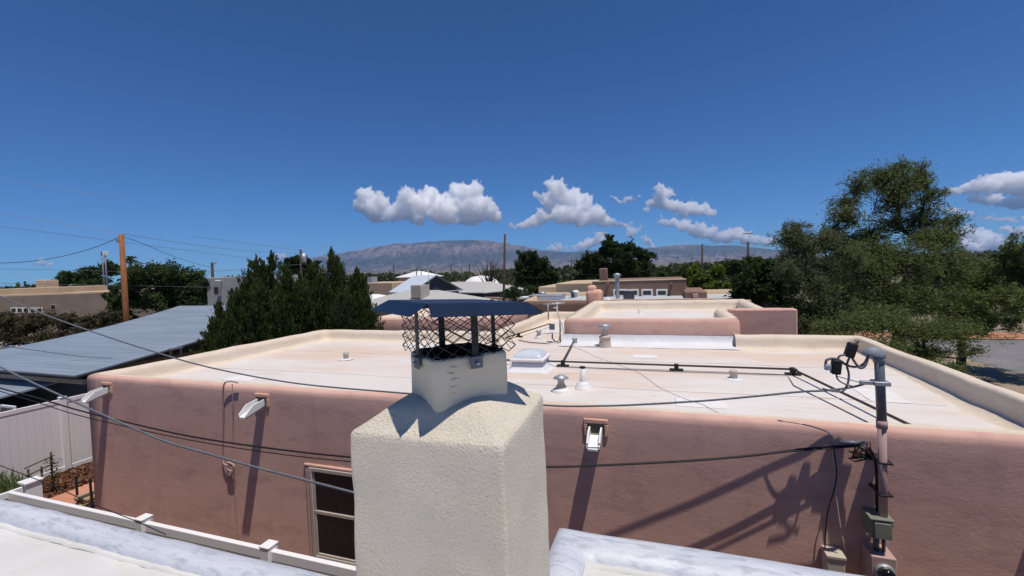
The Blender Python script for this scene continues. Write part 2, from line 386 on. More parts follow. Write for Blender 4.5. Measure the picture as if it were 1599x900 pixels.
cloud('cloud', [(798, 352, 6), (815, 354, 6), (830, 348, 12), (848, 338, 14), (860, 288, 11), (872, 298, 16), (862, 314, 17), (838, 303, 6), (898, 304, 13), (888, 318, 18), (913, 318, 16), (905, 334, 20), (875, 335, 18), (930, 336, 16), (948, 348, 13), (968, 354, 9), (985, 352, 6), (912, 346, 16)], DC, 2, flat=at(880, 356, d=DC).z)
cloud('cloud', [(1030, 296, 9), (1044, 302, 10), (1026, 308, 8), (1016, 318, 8), (1036, 318, 11), (1055, 322, 11), (1080, 326, 13), (1102, 330, 12), (1112, 334, 8), (1068, 336, 9), (1010, 328, 5)], DC, 3, voxel=45, flat=at(1070, 339, d=DC).z)
cloud('cloud', [(1035, 346, 8), (1052, 348, 9), (1070, 354, 11), (1090, 360, 13), (1112, 366, 13), (1135, 370, 13), (1152, 362, 10), (1165, 372, 12), (1195, 378, 9), (1210, 376, 8)], DC + 4000, 4, voxel=40)
cloud('cloud', [(956, 306, 3), (964, 311, 5), (972, 315, 6), (982, 310, 6), (992, 312, 4), (999, 307, 4)], DC, 5, voxel=30, squash=.7)
cloud('cloud', [(860, 388, 6), (873, 386, 8), (885, 388, 5), (905, 385, 8), (920, 380, 10), (935, 374, 10), (945, 366, 8), (985, 364, 9), (998, 358, 5), (1012, 378, 8), (1022, 388, 6)], DC + 6000, 6, voxel=40)
cloud('cloud', [(1468, 302, 7), (1485, 299, 9), (1505, 296, 12), (1530, 290, 18), (1560, 286, 24), (1595, 288, 28), (1640, 292, 32), (1520, 310, 10), (1550, 312, 14), (1590, 318, 16)], DC, 7, voxel=45, squash=.75, bumps=(9, 4))
cloud('cloud', [(1465, 322, 8), (1490, 330, 10), (1515, 334, 9), (1545, 340, 9), (1575, 342, 10), (1610, 342, 12)], DC + 2000, 8, voxel=45, squash=.45, bumps=(7, 3))
cloud('cloud', [(1572, 358, 8), (1590, 362, 11), (1610, 366, 14)], DC + 3000, 9, voxel=40, squash=.8)
cloud('cloud', [(1490, 370, 13), (1508, 364, 13), (1530, 370, 14), (1552, 378, 14), (1500, 384, 14), (1535, 388, 14), (1470, 378, 12), (1575, 388, 12)], DC + 6000, 10, voxel=48)
cloud('cloud', [(58, 412, 5), (67, 409, 7), (78, 412, 5), (100, 413, 2.5)], DC, 11, voxel=35, squash=.7)
cloud('cloud', [(392, 414, 6), (402, 408, 6), (412, 410, 7), (436, 402, 7), (445, 400, 6), (425, 412, 7), (382, 418, 5), (220, 413, 4), (232, 411, 4), (210, 416, 4)], DC + 6000, 12, voxel=38)
hz = MB(); hz.box((-19500, -300, -1), (19500, 19800, 1500)); hz_o = hz.build('haze', 'plain_mat'); hz_o.data.materials.clear()
hm_ = bpy.data.materials.new('haze'); hm_.use_nodes = True; hn = hm_.node_tree; hn.nodes.remove(hn.nodes['Principled BSDF'])
pv = hn.nodes.new('ShaderNodeVolumePrincipled'); pv.inputs['Color'].default_value = (.36, .58, 1, 1); pv.inputs['Density'].default_value = 3.0e-5; pv.inputs['Anisotropy'].default_value = 0
hn.links.new(pv.outputs[0], hn.nodes['Material Output'].inputs['Volume']); hz_o.data.materials.append(hm_); hz_o['kind'] = 'stuff'

# ------------------------------------------------------------------ foliage
def leaves_mesh(name, pts, dirs, L, W, m, parent, seed=0, jitter=.6):
    """one small diamond leaf face per point"""
    rng = np.random.default_rng(seed); n = len(pts)
    d = dirs + rng.normal(0, jitter, (n, 3)); d /= np.linalg.norm(d, axis=1)[:, None] + 1e-9
    u = rng.normal(0, 1, (n, 3)); s = np.cross(d, u); s /= np.linalg.norm(s, axis=1)[:, None] + 1e-9
    Ls = (L * rng.uniform(.6, 1.35, n))[:, None]; Ws = (W * rng.uniform(.6, 1.35, n))[:, None]
    v = np.empty((n, 4, 3)); v[:, 0] = pts - d * Ls * .5; v[:, 1] = pts + s * Ws * .5; v[:, 2] = pts + d * Ls * .5; v[:, 3] = pts - s * Ws * .5
    me = bpy.data.meshes.new(name); me.vertices.add(4 * n); me.loops.add(4 * n); me.polygons.add(n)
    me.vertices.foreach_set('co', v.reshape(-1).astype(np.float32)); me.loops.foreach_set('vertex_index', np.arange(4 * n, dtype=np.int32))
    me.polygons.foreach_set('loop_start', np.arange(0, 4 * n, 4, dtype=np.int32))
    me.update(calc_edges=True)
    at_ = me.attributes.new('rnd', 'FLOAT', 'POINT'); at_.data.foreach_set('value', np.repeat(rng.random(n), 4).astype(np.float32))
    me.materials.append(MATS[m]); o = bpy.data.objects.new(name, me); COL.objects.link(o)
    if parent: o.parent = parent
    return o
def curve_pts(a, b, bend, rng, n=6):
    a, b = Vector(a), Vector(b); L = (b - a).length; off = Vector(rng.normal(0, bend, 3)) * L
    c = (a + b) / 2 + off; out = []
    for i in range(n + 1):
        t = i / n; out.append(a * (1 - t) ** 2 + c * 2 * t * (1 - t) + b * t * t + (Vector(rng.normal(0, .012, 3)) * L if 0 < i < n else Vector()))
    return out
def tree(name, label, cat, base, blobs, m, leaf=(.1, .05), n=8000, trunk_r=.15, nsub=10, ntwig=5, spread=.5, shell=.55, seed=1, group=None, droop=.0, bark='bark', fork=.3, kind=None, scat=.16):
    """blobs: (centre, (rx,ry,rz), weight); limbs reach each blob, twigs fill it, leaves hang in tufts round the twig ends"""
    rng = np.random.default_rng(seed); base = Vector(base)
    root = thing(name, label, cat, base, 0, group)
    B = [(Vector(c) - base, Vector(r), w_) for c, r, w_ in blobs]
    top = max(c.z for c, r, w_ in B); cen = sum((c for c, _, _ in B), Vector()) / len(B)
    fk = Vector((cen.x * .3, cen.y * .3, max(.4, min(top * fork, min(c.z for c, _, _ in B) * .8))))
    tb = MB(); tb.tube(curve_pts((0, 0, -.1), fk, .04, rng), list(np.linspace(trunk_r * 1.25, trunk_r * .85, 7)), 9)
    tips, wts = [], []
    order = sorted(range(len(B)), key=lambda i: (B[i][0] - fk).length); nodes = [(fk - Vector((0, 0, .05)), None)]; par = {}
    for i in order:
        c = B[i][0]; best = min(range(len(nodes)), key=lambda k: (nodes[k][0] - c).length + .35 * (nodes[k][0] - fk).length + (2 if nodes[k][0].z > c.z + .3 and k else 0)); par[len(nodes)] = best; nodes.append((c, i))
    cnt = [1.] * len(nodes)
    for k in range(len(nodes) - 1, 0, -1): cnt[par[k]] += cnt[k]
    for kk in range(1, len(nodes)):
        c, bi = nodes[kk]; _, r, w_ = B[bi]; p0 = nodes[par[kk]][0]
        rad = lambda n_: trunk_r * .8 * (n_ / cnt[0]) ** .5
        lr = max(trunk_r * .2, rad(cnt[kk])); lp = curve_pts(p0, c, .16, rng, 7)
        tb.tube(lp, list(np.linspace(min(rad(cnt[par[kk]]), lr * 1.3), lr * .8, len(lp))), 6); lr = trunk_r * (.22 + .12 * w_)
        for k in range(int(nsub * max(.4, w_))):
            u = Vector(rng.normal(0, 1, 3)); u.normalize(); q = c + Vector((u.x * r.x, u.y * r.y, u.z * r.z)) * (shell + (1 - shell) * rng.random()) * .8
            s = lp[int(rng.integers(3, len(lp)))]; sp = curve_pts(s, q, .14, rng, 4)
            tb.tube(sp, list(np.linspace(lr * .32, .008 + trunk_r * .03, len(sp))), 4, False)
            for j in range(ntwig):
                u2 = Vector(rng.normal(0, 1, 3)); u2.normalize(); s2 = sp[int(rng.integers(2, 5))]
                e = s2 + Vector((u2.x * r.x, u2.y * r.y, u2.z * r.z)) * spread * rng.uniform(.4, 1)
                tb.tube([s2, (s2 + e) / 2 + Vector(rng.normal(0, .03, 3)), e], [trunk_r * .045 + .006, trunk_r * .03 + .004, .004], 3, False)
                tips.append((s2, e)); wts.append(w_)
    tb.build('trunk', bark, root)
    T0 = np.array([t[0] for t in tips]); T1 = np.array([t[1] for t in tips]); wts = np.array(wts) / sum(wts)
    k = rng.choice(len(tips), n, p=wts); t = rng.beta(2.2, 1.1, n)[:, None]
    tw = T1[k] - T0[k]; ln = np.linalg.norm(tw, axis=1)[:, None]
    p = T0[k] + tw * t + rng.normal(0, 1, (n, 3)) * (scat * ln + .03)
    # knots of leaves along a twig
    kn = rng.normal(0, 1, (len(tips), 5, 3)) * .13; idx = rng.integers(0, 5, n); p += kn[k, idx] * ln
    d = tw / (ln + 1e-6); d[:, 2] -= droop
    leaves_mesh('crown', p, d, leaf[0], leaf[1], m, root, seed + 7)
    return root
def blob(px, py, d, rx, rz, w_=1., dd=0, ry=None):
    """crown lobe given where it stands (photo direction and distance) and its size in photo pixels at that distance"""
    c = at(px, py, d=d + dd); s = d / F
    return (c, (rx * s, (ry or (rx + rz) / 2) * s, rz * s), w_)
def foot(px, d):
    c = at(px, 450, d=d); return (c.x, c.y, 0)

# big mesquite on the right
D = 17
tree('mesquite_tree', 'tall airy tree with lacy green crown and dark twisted limbs rising highest against the sky', 'tree', foot(1405, D),
     [blob(1330, 390, D, 40, 24, .7), blob(1445, 372, D, 44, 26, .7), blob(1480, 345, D, 30, 20, .5), blob(1375, 390, D, 46, 22, .8), blob(1395, 345, D, 50, 24, .6, .8), blob(1322, 318, D, 30, 20, .5), blob(1410, 285, D, 44, 26, .6), blob(1455, 300, D, 30, 26, .5), blob(1300, 360, D, 30, 24, .5), blob(1345, 290, D, 30, 26, .6), blob(1375, 275, D, 34, 28, .8), blob(1402, 262, D, 26, 18, .5), blob(1440, 275, D, 24, 28, .7), blob(1395, 310, D, 48, 34, .9),
      blob(1325, 335, D, 36, 26, .7, -.6), blob(1350, 372, D, 50, 32, .9, .5), blob(1440, 335, D, 38, 34, .8, .4), blob(1470, 372, D, 40, 28, 1, -.4),
      blob(1420, 405, D, 60, 36, 1.1, -1), blob(1490, 410, D, 46, 30, 1), blob(1350, 420, D, 56, 34, 1.1, -.8), blob(1400, 460, D, 70, 36, 1.2, -1.2), blob(1470, 460, D, 60, 34, 1, -.4),
      blob(1330, 470, D, 50, 34, 1, -1)],
     'leaf_mesquite', (.105, .034), 56000, .2, 20, 9, .72, .25, 11, droop=.1, fork=.3, scat=.08)
D = 15.5
tree('locust_tree', 'sparse grey-green tree with thin crown left of the tall airy tree', 'tree', foot(1280, D),
     [blob(1245, 378, D, 44, 26, .9), blob(1290, 370, D, 36, 22, .7), blob(1320, 400, D, 40, 28, .8), blob(1230, 425, D, 36, 26, .8), blob(1240, 362, D, 30, 22, .7), blob(1228, 400, D, 26, 26, .6), blob(1265, 395, D, 36, 30, .7), blob(1300, 420, D, 34, 28, .6), blob(1290, 385, D, 24, 18, .5), blob(1262, 445, D, 44, 36, .9), blob(1290, 480, D, 46, 34, 1.), blob(1250, 505, D, 30, 30, .8)],
     'leaf_grey', (.085, .03), 30000, .11, 18, 9, .62, .25, 12, scat=.07)
D = 16.5
tree('mesquite_tree', 'green tree at the right edge of the view overhanging the road', 'tree', foot(1670, D + 1),
     [blob(1592, 385, D, 34, 28, .8), blob(1570, 425, D, 46, 30, 1, .6), blob(1620, 430, D, 50, 36, 1), blob(1560, 465, D, 50, 28, 1, -.5), blob(1610, 490, D, 46, 26, .9, -.5), blob(1640, 400, D, 40, 40, .8)],
     'leaf_mesquite', (.105, .036), 28000, .09, 12, 6, .66, .25, 13, droop=.1, scat=.08)
D = 14.5
tree('mesquite_shrub', 'low spreading bushy tree behind the right parapet with branches reaching over the road', 'tree', foot(1420, D),
     [blob(1390, 500, D, 56, 24, 1), blob(1450, 510, D, 54, 26, 1), blob(1340, 505, D, 46, 24, 1), blob(1500, 520, D, 44, 20, .8), blob(1440, 550, D, 50, 20, .9), blob(1300, 515, D, 34, 20, .7), blob(1520, 545, D, 28, 12, .4), blob(1380, 545, D - 1, 50, 18, .9), blob(1320, 535, D - 1, 40, 16, .8), blob(1475, 575, D - 2, 40, 16, .8), blob(1290, 490, D + 1, 50, 18, .9), blob(1360, 490, D + 1, 50, 18, .8)],
     'leaf_mesquite', (.09, .032), 32000, .11, 13, 6, .7, .25, 14)
D = 18
tree('shade_tree', 'dense dark green rounded tree just right of the small pink end wall', 'tree', foot(1195, D),
     [blob(1195, 425, D, 34, 26, 1), blob(1170, 455, D, 40, 30, 1), blob(1220, 455, D, 34, 32, 1), blob(1195, 485, D, 48, 30, 1), blob(1240, 490, D, 36, 32, 1), blob(1260, 520, D, 34, 18, .7)],
     'leaf_dark', (.14, .09), 26000, .16, 12, 6, .5, .5, 15)
D = 27
tree('shade_tree', 'bright yellow-green bushy tree behind the brown house', 'tree', foot(1105, D),
     [blob(1090, 432, D, 26, 16, 1), blob(1115, 424, D, 22, 14, .8), blob(1100, 450, D, 36, 20, 1), blob(1135, 455, D, 28, 20, 1)], 'leaf_yellowgreen', (.17, .11), 15000, .16, 10, 6, .5, .5, 16)
D = 30
tree('shade_tree', 'grey-green rounded tree between the two far power poles', 'tree', foot(1155, D),
     [blob(1150, 420, D, 32, 17, 1), blob(1180, 412, D, 24, 14, .8), blob(1165, 445, D, 40, 24, 1)], 'leaf_mid', (.18, .11), 13000, .18, 10, 6, .5, .5, 17)
D = 40
tree('shade_tree', 'low olive tree at the far end of the brown house', 'tree', foot(1060, D),
     [blob(1050, 428, D, 34, 10, 1), blob(1075, 425, D, 20, 12, 1), blob(1035, 436, D, 24, 10, 1)], 'leaf_mid', (.2, .13), 9000, .18, 9, 5, .5, .5, 18)
D = 55
tree('elm_tree', 'large dark broad tree with several crowns standing behind the brown house chimney', 'tree', foot(960, D),
     [blob(955, 385, D, 24, 18, 1), blob(985, 392, D, 26, 18, 1), blob(965, 410, D, 40, 22, 1.2), blob(1008, 405, D, 18, 20, .9), blob(935, 405, D, 20, 20, .9), blob(910, 412, D, 18, 20, .8), blob(990, 428, D, 40, 14, 1), blob(920, 432, D, 30, 12, 1)],
     'leaf_dark', (.34, .2), 26000, .5, 13, 6, .5, .5, 19)
D = 48
tree('elm_tree', 'dark rounded tree just right of the leaning dark pole', 'tree', foot(828, D),
     [blob(828, 402, D, 24, 15, 1), blob(815, 420, D, 20, 18, 1), blob(842, 418, D, 22, 20, 1), blob(826, 436, D, 30, 14, 1), blob(860, 434, D, 20, 12, .8)],
     'leaf_dark', (.28, .17), 17000, .35, 12, 6, .5, .5, 20)
D = 33
tree('bush', 'green bush beside the leaning dark pole in front of the dark rounded tree', 'bush', foot(815, D),
     [blob(812, 456, D, 24, 9, 1), blob(838, 452, D, 16, 8, 1), blob(795, 460, D, 12, 8, 1)], 'leaf_mid', (.14, .09), 6000, .1, 10, 5, .5, .5, 21)
for (px, py, d, w_, h_, m_, lb, sd_) in ((1330, 440, 34, 60, 26, 'leaf_mid', 'mid green tree across the road, glimpsed left through the tall airy tree', 61), (1430, 445, 36, 56, 24, 'leaf_mesquite', 'olive tree across the road straight behind the tall airy tree', 62),
        (1510, 440, 38, 50, 26, 'leaf_mid', 'rounded green tree across the road right of the tall airy tree', 63), (1580, 446, 34, 50, 24, 'leaf_yellowgreen', 'yellow-green tree across the road near the right edge', 64), (1500, 500, 26, 40, 18, 'leaf_mesquite', 'shrubby tree on the far verge just left of the bare road patch', 65)):
    tree('roadside_tree', lb, 'tree', foot(px, d), [blob(px + dx * w_, py + dy * h_, d, w_ * .55, h_ * .62, 1, ddx) for dx, dy, ddx in ((-.5, .2, 0), (.1, -.45, 0), (.55, .1, 0), (0, .5, -1), (-.75, .6, 0), (.75, .7, 0))], m_, (.16, .085), 15000, .18, 10, 6, .5, .5, sd_, group='trees across the road')
D = 18
tree('mesquite_tree', 'leafy olive tree filling the space between the tall airy tree and the right edge tree', 'tree', foot(1500, D),
     [blob(1480, 430, D, 46, 28, 1), blob(1530, 440, D, 46, 26, 1), blob(1450, 470, D, 44, 28, 1), blob(1510, 480, D, 50, 26, 1), blob(1560, 500, D, 36, 18, .7)], 'leaf_mesquite', (.11, .036), 30000, .14, 13, 7, .7, .25, 66)
# left side
D = 27
tree('hackberry_tree', 'large rounded olive-brown tree behind the wooden pole', 'tree', foot(255, D),
     [blob(250, 426, D, 58, 22, 1), blob(210, 435, D, 44, 24, 1), blob(290, 430, D, 42, 24, 1), blob(300, 465, D, 34, 26, 1), blob(250, 465, D, 50, 26, 1.2), blob(195, 465, D, 30, 22, 1), blob(265, 490, D, 50, 16, 1), blob(185, 485, D, 22, 14, .8), blob(318, 450, D, 10, 30, .6)],
     'leaf_mid', (.17, .1), 42000, .28, 13, 6, .5, .5, 22)
D = 75
tree('cottonwood_tree', 'mid green tree left of the wooden pole with antennas behind it', 'tree', foot(150, D),
     [blob(140, 424, D, 22, 10, 1), blob(172, 420, D, 20, 12, 1), blob(110, 434, D, 26, 10, 1), blob(150, 438, D, 40, 10, 1), blob(95, 442, D, 20, 8, .7)],
     'leaf_mid', (.4, .26), 14000, .4, 10, 6, .5, .5, 23)
D = 24
tree('hedge', 'long shaggy brown-green hedge beyond the metal roof', 'hedge', foot(60, D),
     [blob(10, 500, D, 34, 16, 1), blob(55, 505, D, 34, 18, 1), blob(100, 498, D, 34, 18, 1), blob(145, 500, D, 30, 18, 1), blob(180, 500, D, 24, 18, 1), blob(20, 522, D, 40, 16, 1), blob(80, 525, D, 40, 15, 1), blob(130, 518, D, 40, 15, 1), blob(-30, 510, D, 30, 20, 1), blob(-60, 515, D, 30, 20, 1)],
     'leaf_brown', (.14, .07), 30000, .1, 13, 6, .5, .5, 24, fork=.2)
D = 38
tree('elm_tree', 'dark conical tree with a transformer pole in it behind the junipers', 'tree', foot(470, D),
     [blob(468, 405, D, 18, 9, 1), blob(455, 415, D, 20, 14, 1), blob(485, 418, D, 20, 14, 1), blob(470, 432, D, 32, 14, 1)],
     'leaf_dark', (.22, .13), 11000, .25, 10, 6, .5, .5, 25)

def juniper(name, label, base, spires, n, seed):
    rng = np.random.default_rng(seed); base = Vector(base); root = thing(name, label, 'tree', base, 0)
    tb = MB(); P, Dn = [], []
    for (c, h, r, w_) in spires:               # c: foot of spire axis, top height h, radius r
        c = Vector(c) - base; a = Vector((c.x * .25, c.y * .25, .1)); tip = Vector((c.x, c.y, h))
        mid = Vector((c.x * .8, c.y * .8, h * .35)); tb.tube([a, mid, tip], [.09, .06, .01], 6)
        k = int(n * w_); nb = int(110 * w_ + 60)
        # feathery sprays pointing up and out
        hb = rng.beta(1.7, 1.25, nb) * h * .95 + .1; th = rng.uniform(0, 2 * np.pi, nb)
        rr = r * 1.5 * np.clip(1.7 * (1 - hb / h) ** .85, .05, 1) * rng.uniform(.55, 1.12, nb)
        sel = rng.integers(0, nb, k); t = rng.beta(2.4, 1, k)
        # spray axis: starts at the spire axis lower down, ends up and out
        end = np.stack([np.cos(th) * rr, np.sin(th) * rr, hb + .3 * rr + .10 + rng.uniform(-.1, .3, nb)], 1); start = np.stack([np.cos(th) * rr * .15, np.sin(th) * rr * .15, hb - .45 * rr - .1], 1)
        ax = end - start; q = start[sel] + ax[sel] * t[:, None] + rng.normal(0, 1, (k, 3)) * np.array([.075, .075, .09]) * (1.15 - t[:, None] * .8)
        q += np.array([c.x, c.y, 0]); P.append(q); d = ax[sel]; d /= np.linalg.norm(d, axis=1)[:, None]; d[:, 2] += .8; Dn.append(d)
        k2 = 260; zz = h + rng.uniform(-.5, .22, k2); sp_ = .10 * np.clip((h + .25 - zz) / .7, .05, 1)
        P.append(np.stack([c.x + rng.normal(0, 1, k2) * sp_, c.y + rng.normal(0, 1, k2) * sp_, zz], 1)); Dn.append(np.tile([0, 0, 1.], (k2, 1)))
    tb.build('trunk', 'bark', root)
    leaves_mesh('crown', np.concatenate(P), np.concatenate(Dn), .13, .032, 'leaf_juniper', root, seed + 3, .32)
rs_ = random.Random(12)
def spire(px, py, d, rpx, w_=1.):
    t = at(px + rs_.uniform(-5, 5), py + rs_.uniform(-3, 9), d=d); rpx *= rs_.uniform(.85, 1.3); return ((t.x, t.y, 0), t.z, rpx * d / F, w_)
juniper('juniper_tree', 'small dark juniper against the metal roof, leftmost of the three junipers', foot(348, 14), [spire(345, 478, 14, 28), spire(360, 500, 13.6, 22, .6), spire(335, 500, 14.2, 16, .5)], 9000, 31)
juniper('juniper_tree', 'broad dark juniper with many spires, the middle and widest of the three', foot(430, 15),
        [spire(400, 405, 15, 34), spire(428, 400, 15.4, 34), spire(385, 432, 14.5, 30), spire(375, 455, 14.2, 30, .8), spire(450, 418, 14.6, 34), spire(475, 430, 15.4, 34), spire(410, 440, 14.1, 34), spire(440, 455, 13.9, 32, .8), spire(490, 415, 16, 30), spire(395, 470, 13.8, 30, .7), spire(360, 460, 14.6, 24, .6)], 8500, 32)
juniper('juniper_tree', 'dark juniper with two tall thin spires, rightmost of the three', foot(535, 15.2),
        [spire(517, 394, 15.2, 26), spire(533, 405, 15.5, 26), spire(553, 422, 15.2, 26), spire(563, 430, 15.5, 22), spire(505, 430, 14.6, 28), spire(535, 445, 14.5, 30), spire(480, 440, 14.4, 28, .8), spire(560, 455, 14.8, 22, .7)], 8000, 33)

# far tree belt: one mass nobody could count
rng = np.random.default_rng(5); P = []
for k in range(620):
    px = rng.uniform(-150, 1750); d = float(np.exp(rng.uniform(math.log(85), math.log(700))))
    if 560 < px < 800 and d < 140: d += 120
    c = at(px, 430, d=d); h = rng.uniform(2.6, 5.8) if d < 300 else rng.uniform(4, 7.5)
    r_ = rng.uniform(2.5, 6); m_ = 260
    u = rng.normal(0, 1, (m_, 3)); u /= np.linalg.norm(u, axis=1)[:, None]; u *= rng.uniform(.6, 1.05, m_)[:, None]
    lob = 1 + .25 * np.sin(u[:, 0] * 6 + k) * np.cos(u[:, 1] * 5 + k * 2)
    q = u * np.array([r_, r_, h * .5]) * lob[:, None] + np.array([c.x, c.y, h * .5]); P.append(q)
P = np.concatenate(P); tb = leaves_mesh('distant_trees', P, np.tile([0, 0, .3], (len(P), 1)), 1.15, .8, 'leaf_far', None, 9, 1.)
tag(tb, kind='stuff', label='belt of far-off green trees along the valley floor', cat='trees')

# ------------------------------------------------------------------ pink house
H = thing('pink_house', 'pink stucco flat-roofed house with white membrane roof seen across the middle', 'house', (0, 0, 0))
FY = 4.78
path = [(-2.34, 15.3), (-4.1, 15.3), (-4.1, 10.45), (-9.45, 10.45), (-9.45, FY), (3.62, FY), (3.62, 10.45), (1.36, 10.45)]
F_ = 4   # index of the front segment
def seg_z(a, b): return b if False else min(a, b) if a - b > .04 else a
def seg(v, f, extra=None):
    l = [v] * 7; l[F_] = f
    if extra is not None: l[5] = extra
    return l
wallm = MB()
prof = [(-.03, -.1), (-.02, .6), (0, 1.5), (0, 2.4), (0, 3.0), (seg(.0, .002), 3.16), (seg(.0, .010), 3.212), (seg(.005, .034), 3.243), (seg(.01, .085), 3.254), (seg(.01, .105), 3.254)]
sweep(wallm, path, prof, False, .3, .012, .9)
wall = wallm.build('wall', 'pink_stucco', H)
fl = MB()
prof = [(seg(.03, .07), 3.20), (seg(.018, .098), 3.262), (seg(.05, .12), seg_z(3.266, 3.25)), (seg(.13, .135, .14), 3.268), (seg(.2, .15, .165), 3.25), (seg(.235, .16, .172), 3.21), (seg(.25, .165, .175), 3.15), (seg(.27, .18, .18), 3.06), (seg(.30, .25, .19), 3.02), (seg(.42, .62, .42), 2.995), (seg(.5, .7, .5), 2.985)]
sweep(fl, path, prof, False, .22, .022, 1.7)
fl.build('parapet_membrane', 'cream_membrane', H)
rf = MB(); sheet(rf, -9.2, 3.35, FY + .15, 10.6, 3.0, .25, .02, .7); sheet(rf, -3.85, -2.3, 10.6, 15.1, 3.0, .25, .015, .7)
roof = rf.build('roof_membrane', 'white_membrane', H)
pm = MB()
for (x_, y_, a_, b_) in ((-7.3, 6.0, .32, .2), (-4.9, 9.2, .25, .25), (.4, 6.1, .3, .18), (2.6, 6.9, .2, .3), (-.4, 9.0, .22, .16), (-5.6, 5.7, .16, .16)):
    z_ = 3.0 + noise.noise(Vector((x_, y_, 3)) * .7) * .02 + .006; pm.box((x_ - a_, y_ - b_, z_ - .02), (x_ + a_, y_ + b_, z_ + .006), .003)
    pm.build('membrane_patch', 'vent_white', H); pm = MB()
sm = MB()   # welded seams of the membrane
for y_ in (6.62, 8.55): 
    sm.tube([(x_, y_ + .02 * math.sin(x_), 3.0 + noise.noise(Vector((x_, y_, 3)) * .7) * .02 + .002) for x_ in np.arange(-9.1, 3.3, .25)], .010, 5)
sm.build('membrane_seam', 'white_membrane', H)
# upper block
UP = [(-2.3, 10.4), (1.48, 10.4), (1.48, 12.4), (2.42, 12.4), (2.42, 15.9), (-2.45, 15.9)]
um = MB(); sweep(um, UP, [(0, 2.9), (0, 3.3), (.0, 3.5), (.02, 3.56), (.06, 3.585), ([.1, .03, .1, .03, .03, .03], 3.588)], True, .3, .012, 1.2)
um.build('upper_wall', 'pink_stucco', H)['label'] = 'raised pink block of the house behind the low roof'
um = MB(); sweep(um, UP, [([.08, .05, .08, .05, .05, .05], 3.54), ([.1, .03, .1, .03, .03, .03], 3.592), (.15, 3.597), (.24, 3.58), (.28, 3.48), (.30, 3.32), (.38, 3.28), (.46, 3.275)], True, .22, .02, 1.9)
um.build('upper_parapet_membrane', 'cream_membrane', H)
um = MB(); sheet(um, -2.1, 1.3, 10.6, 15.7, 3.29, .3, .012); sheet(um, 1.3, 2.2, 12.65, 15.7, 3.29, .3, .012); um.build('upper_roof_membrane', 'white_membrane', H)
for a_, b_ in (((1.50, 12.34, 0), (3.02, 12.66, 3.605)), ((2.0, 15.95, 0), (2.62, 16.2, 3.55)), ((2.5, 13.6, 0), (3.0, 13.85, 3.5))):
    um = MB(); um.box(a_, b_, .04, 3); um.build('portal_wall', 'pink_stucco', H)
# white flashing at the foot of the upper block
um = MB()
vs, fs = [], []
xs = np.arange(-2.36, 1.55, .18)
for i, x_ in enumerate(xs):
    for (y_, z_) in ((10.385, 3.225), (10.375, 3.19), (10.33, 3.09), (10.26, 3.035), (10.1, 3.02), (9.95, 3.012)):
        p = Vector((x_, y_, z_)); vs.append(p + nz(p, 3, .012))
for i in range(len(xs) - 1):
    for j in range(5): a = i * 6 + j; fs.append((a, a + 1, a + 7, a + 6))
um.add(vs, fs, True); um.build('flashing', 'white_patch', H)
# upper chimney with stepped shoulders
def lump(mb, c, sx, sy, sz, z0, flat=.0): 
    mb.box((c[0] - sx, c[1] - sy, z0), (c[0] + sx, c[1] + sy, z0 + sz), min(sx, sy) * .5, 4)
cc = at(929, 466, z=3.5); cc = Vector((cc.x, 16.1, 0)); cx_ = at(929, 460, y=16.1).x
um = MB(); um.box((cx_ - .29, 15.85, 3.3), (cx_ + .29, 16.4, 3.98), .14, 5)
um.box((cx_ - .25, 15.9, 3.8), (cx_ + .06, 16.35, 4.14), .11, 5); um.build('small_chimney', 'pink_light', H)['label'] = 'pink round-shouldered chimney at the back of the raised roof'
# rear-left wing
WC = [(-10.2, 13.4), (-5.2, 13.4), (-5.2, 17), (-10.2, 17)]
um = MB(); sweep(um, WC, [(0, 0), (0, 2.9), (0, 3.18), (.04, 3.24), (.12, 3.25)], True, .4, .012); um.build('rear_wall', 'pink_stucco', H)
um = MB(); sweep(um, WC, [(.118, 3.248), (.22, 3.255), (.3, 3.15), (.4, 3.05)], True, .3, .015); sheet(um, -9.9, -5.5, 13.7, 16.7, 3.06, .4); um.build('rear_roof_membrane', 'cream_membrane', H)

# canales (roof spouts)
def canale(x, z, tilt=.09, m='white_paint', length=.35):
    o = MB(); y0, y1 = FY + .02, FY - length; w2 = .072
    # trough: bottom and two sides, nose cut at an angle
    def side(xa, xb):
        vs = [(xa, y0, z), (xa, y0, z + .10), (xa, y1 + .12, z + .10 - tilt * .4), (xa, y1, z - tilt * .8 + .03), (xa, y1, z - tilt)]
        vs2 = [(xb, p[1], p[2]) for p in vs]
        o.add(vs + vs2, [(0, 1, 2, 3, 4), (9, 8, 7, 6, 5)] + [(i, i + 5, (i + 1) % 5 + 5, (i + 1) % 5) for i in range(5)])
    side(x - w2, x - w2 + .018); side(x + w2 - .018, x + w2)
    o.add([(x - w2, y0, z - .003), (x + w2, y0, z - .003), (x + w2, y1, z - tilt - .003), (x - w2, y1, z - tilt - .003), (x - w2, y0, z + .015), (x + w2, y0, z + .015), (x + w2, y1, z - tilt + .015), (x - w2, y1, z - tilt + .015)],
          [(0, 1, 2, 3), (7, 6, 5, 4), (0, 4, 5, 1), (1, 5, 6, 2), (2, 6, 7, 3), (3, 7, 4, 0)])
    c = o.build('canale', m, H)
    f = MB(); y2 = FY - .02
    for a, b in (((x - .13, y2, z + .115), (x + .13, y2 + .05, z + .165)), ((x - .13, y2, z - .02), (x - .092, y2 + .05, z + .112)), ((x + .092, y2, z - .02), (x + .13, y2 + .05, z + .112))): f.box(a, b, .008)
    f.build('canale_trim', 'pink_light', c)
    h = MB(); h.box((x - .088, FY - .028, z + .016), (x + .088, FY - .024, z + .112)); h.build('dark_spout_plate', 'spout_hole_shade', c)  # dark plate on the solid wall, painted shade in place of a hole
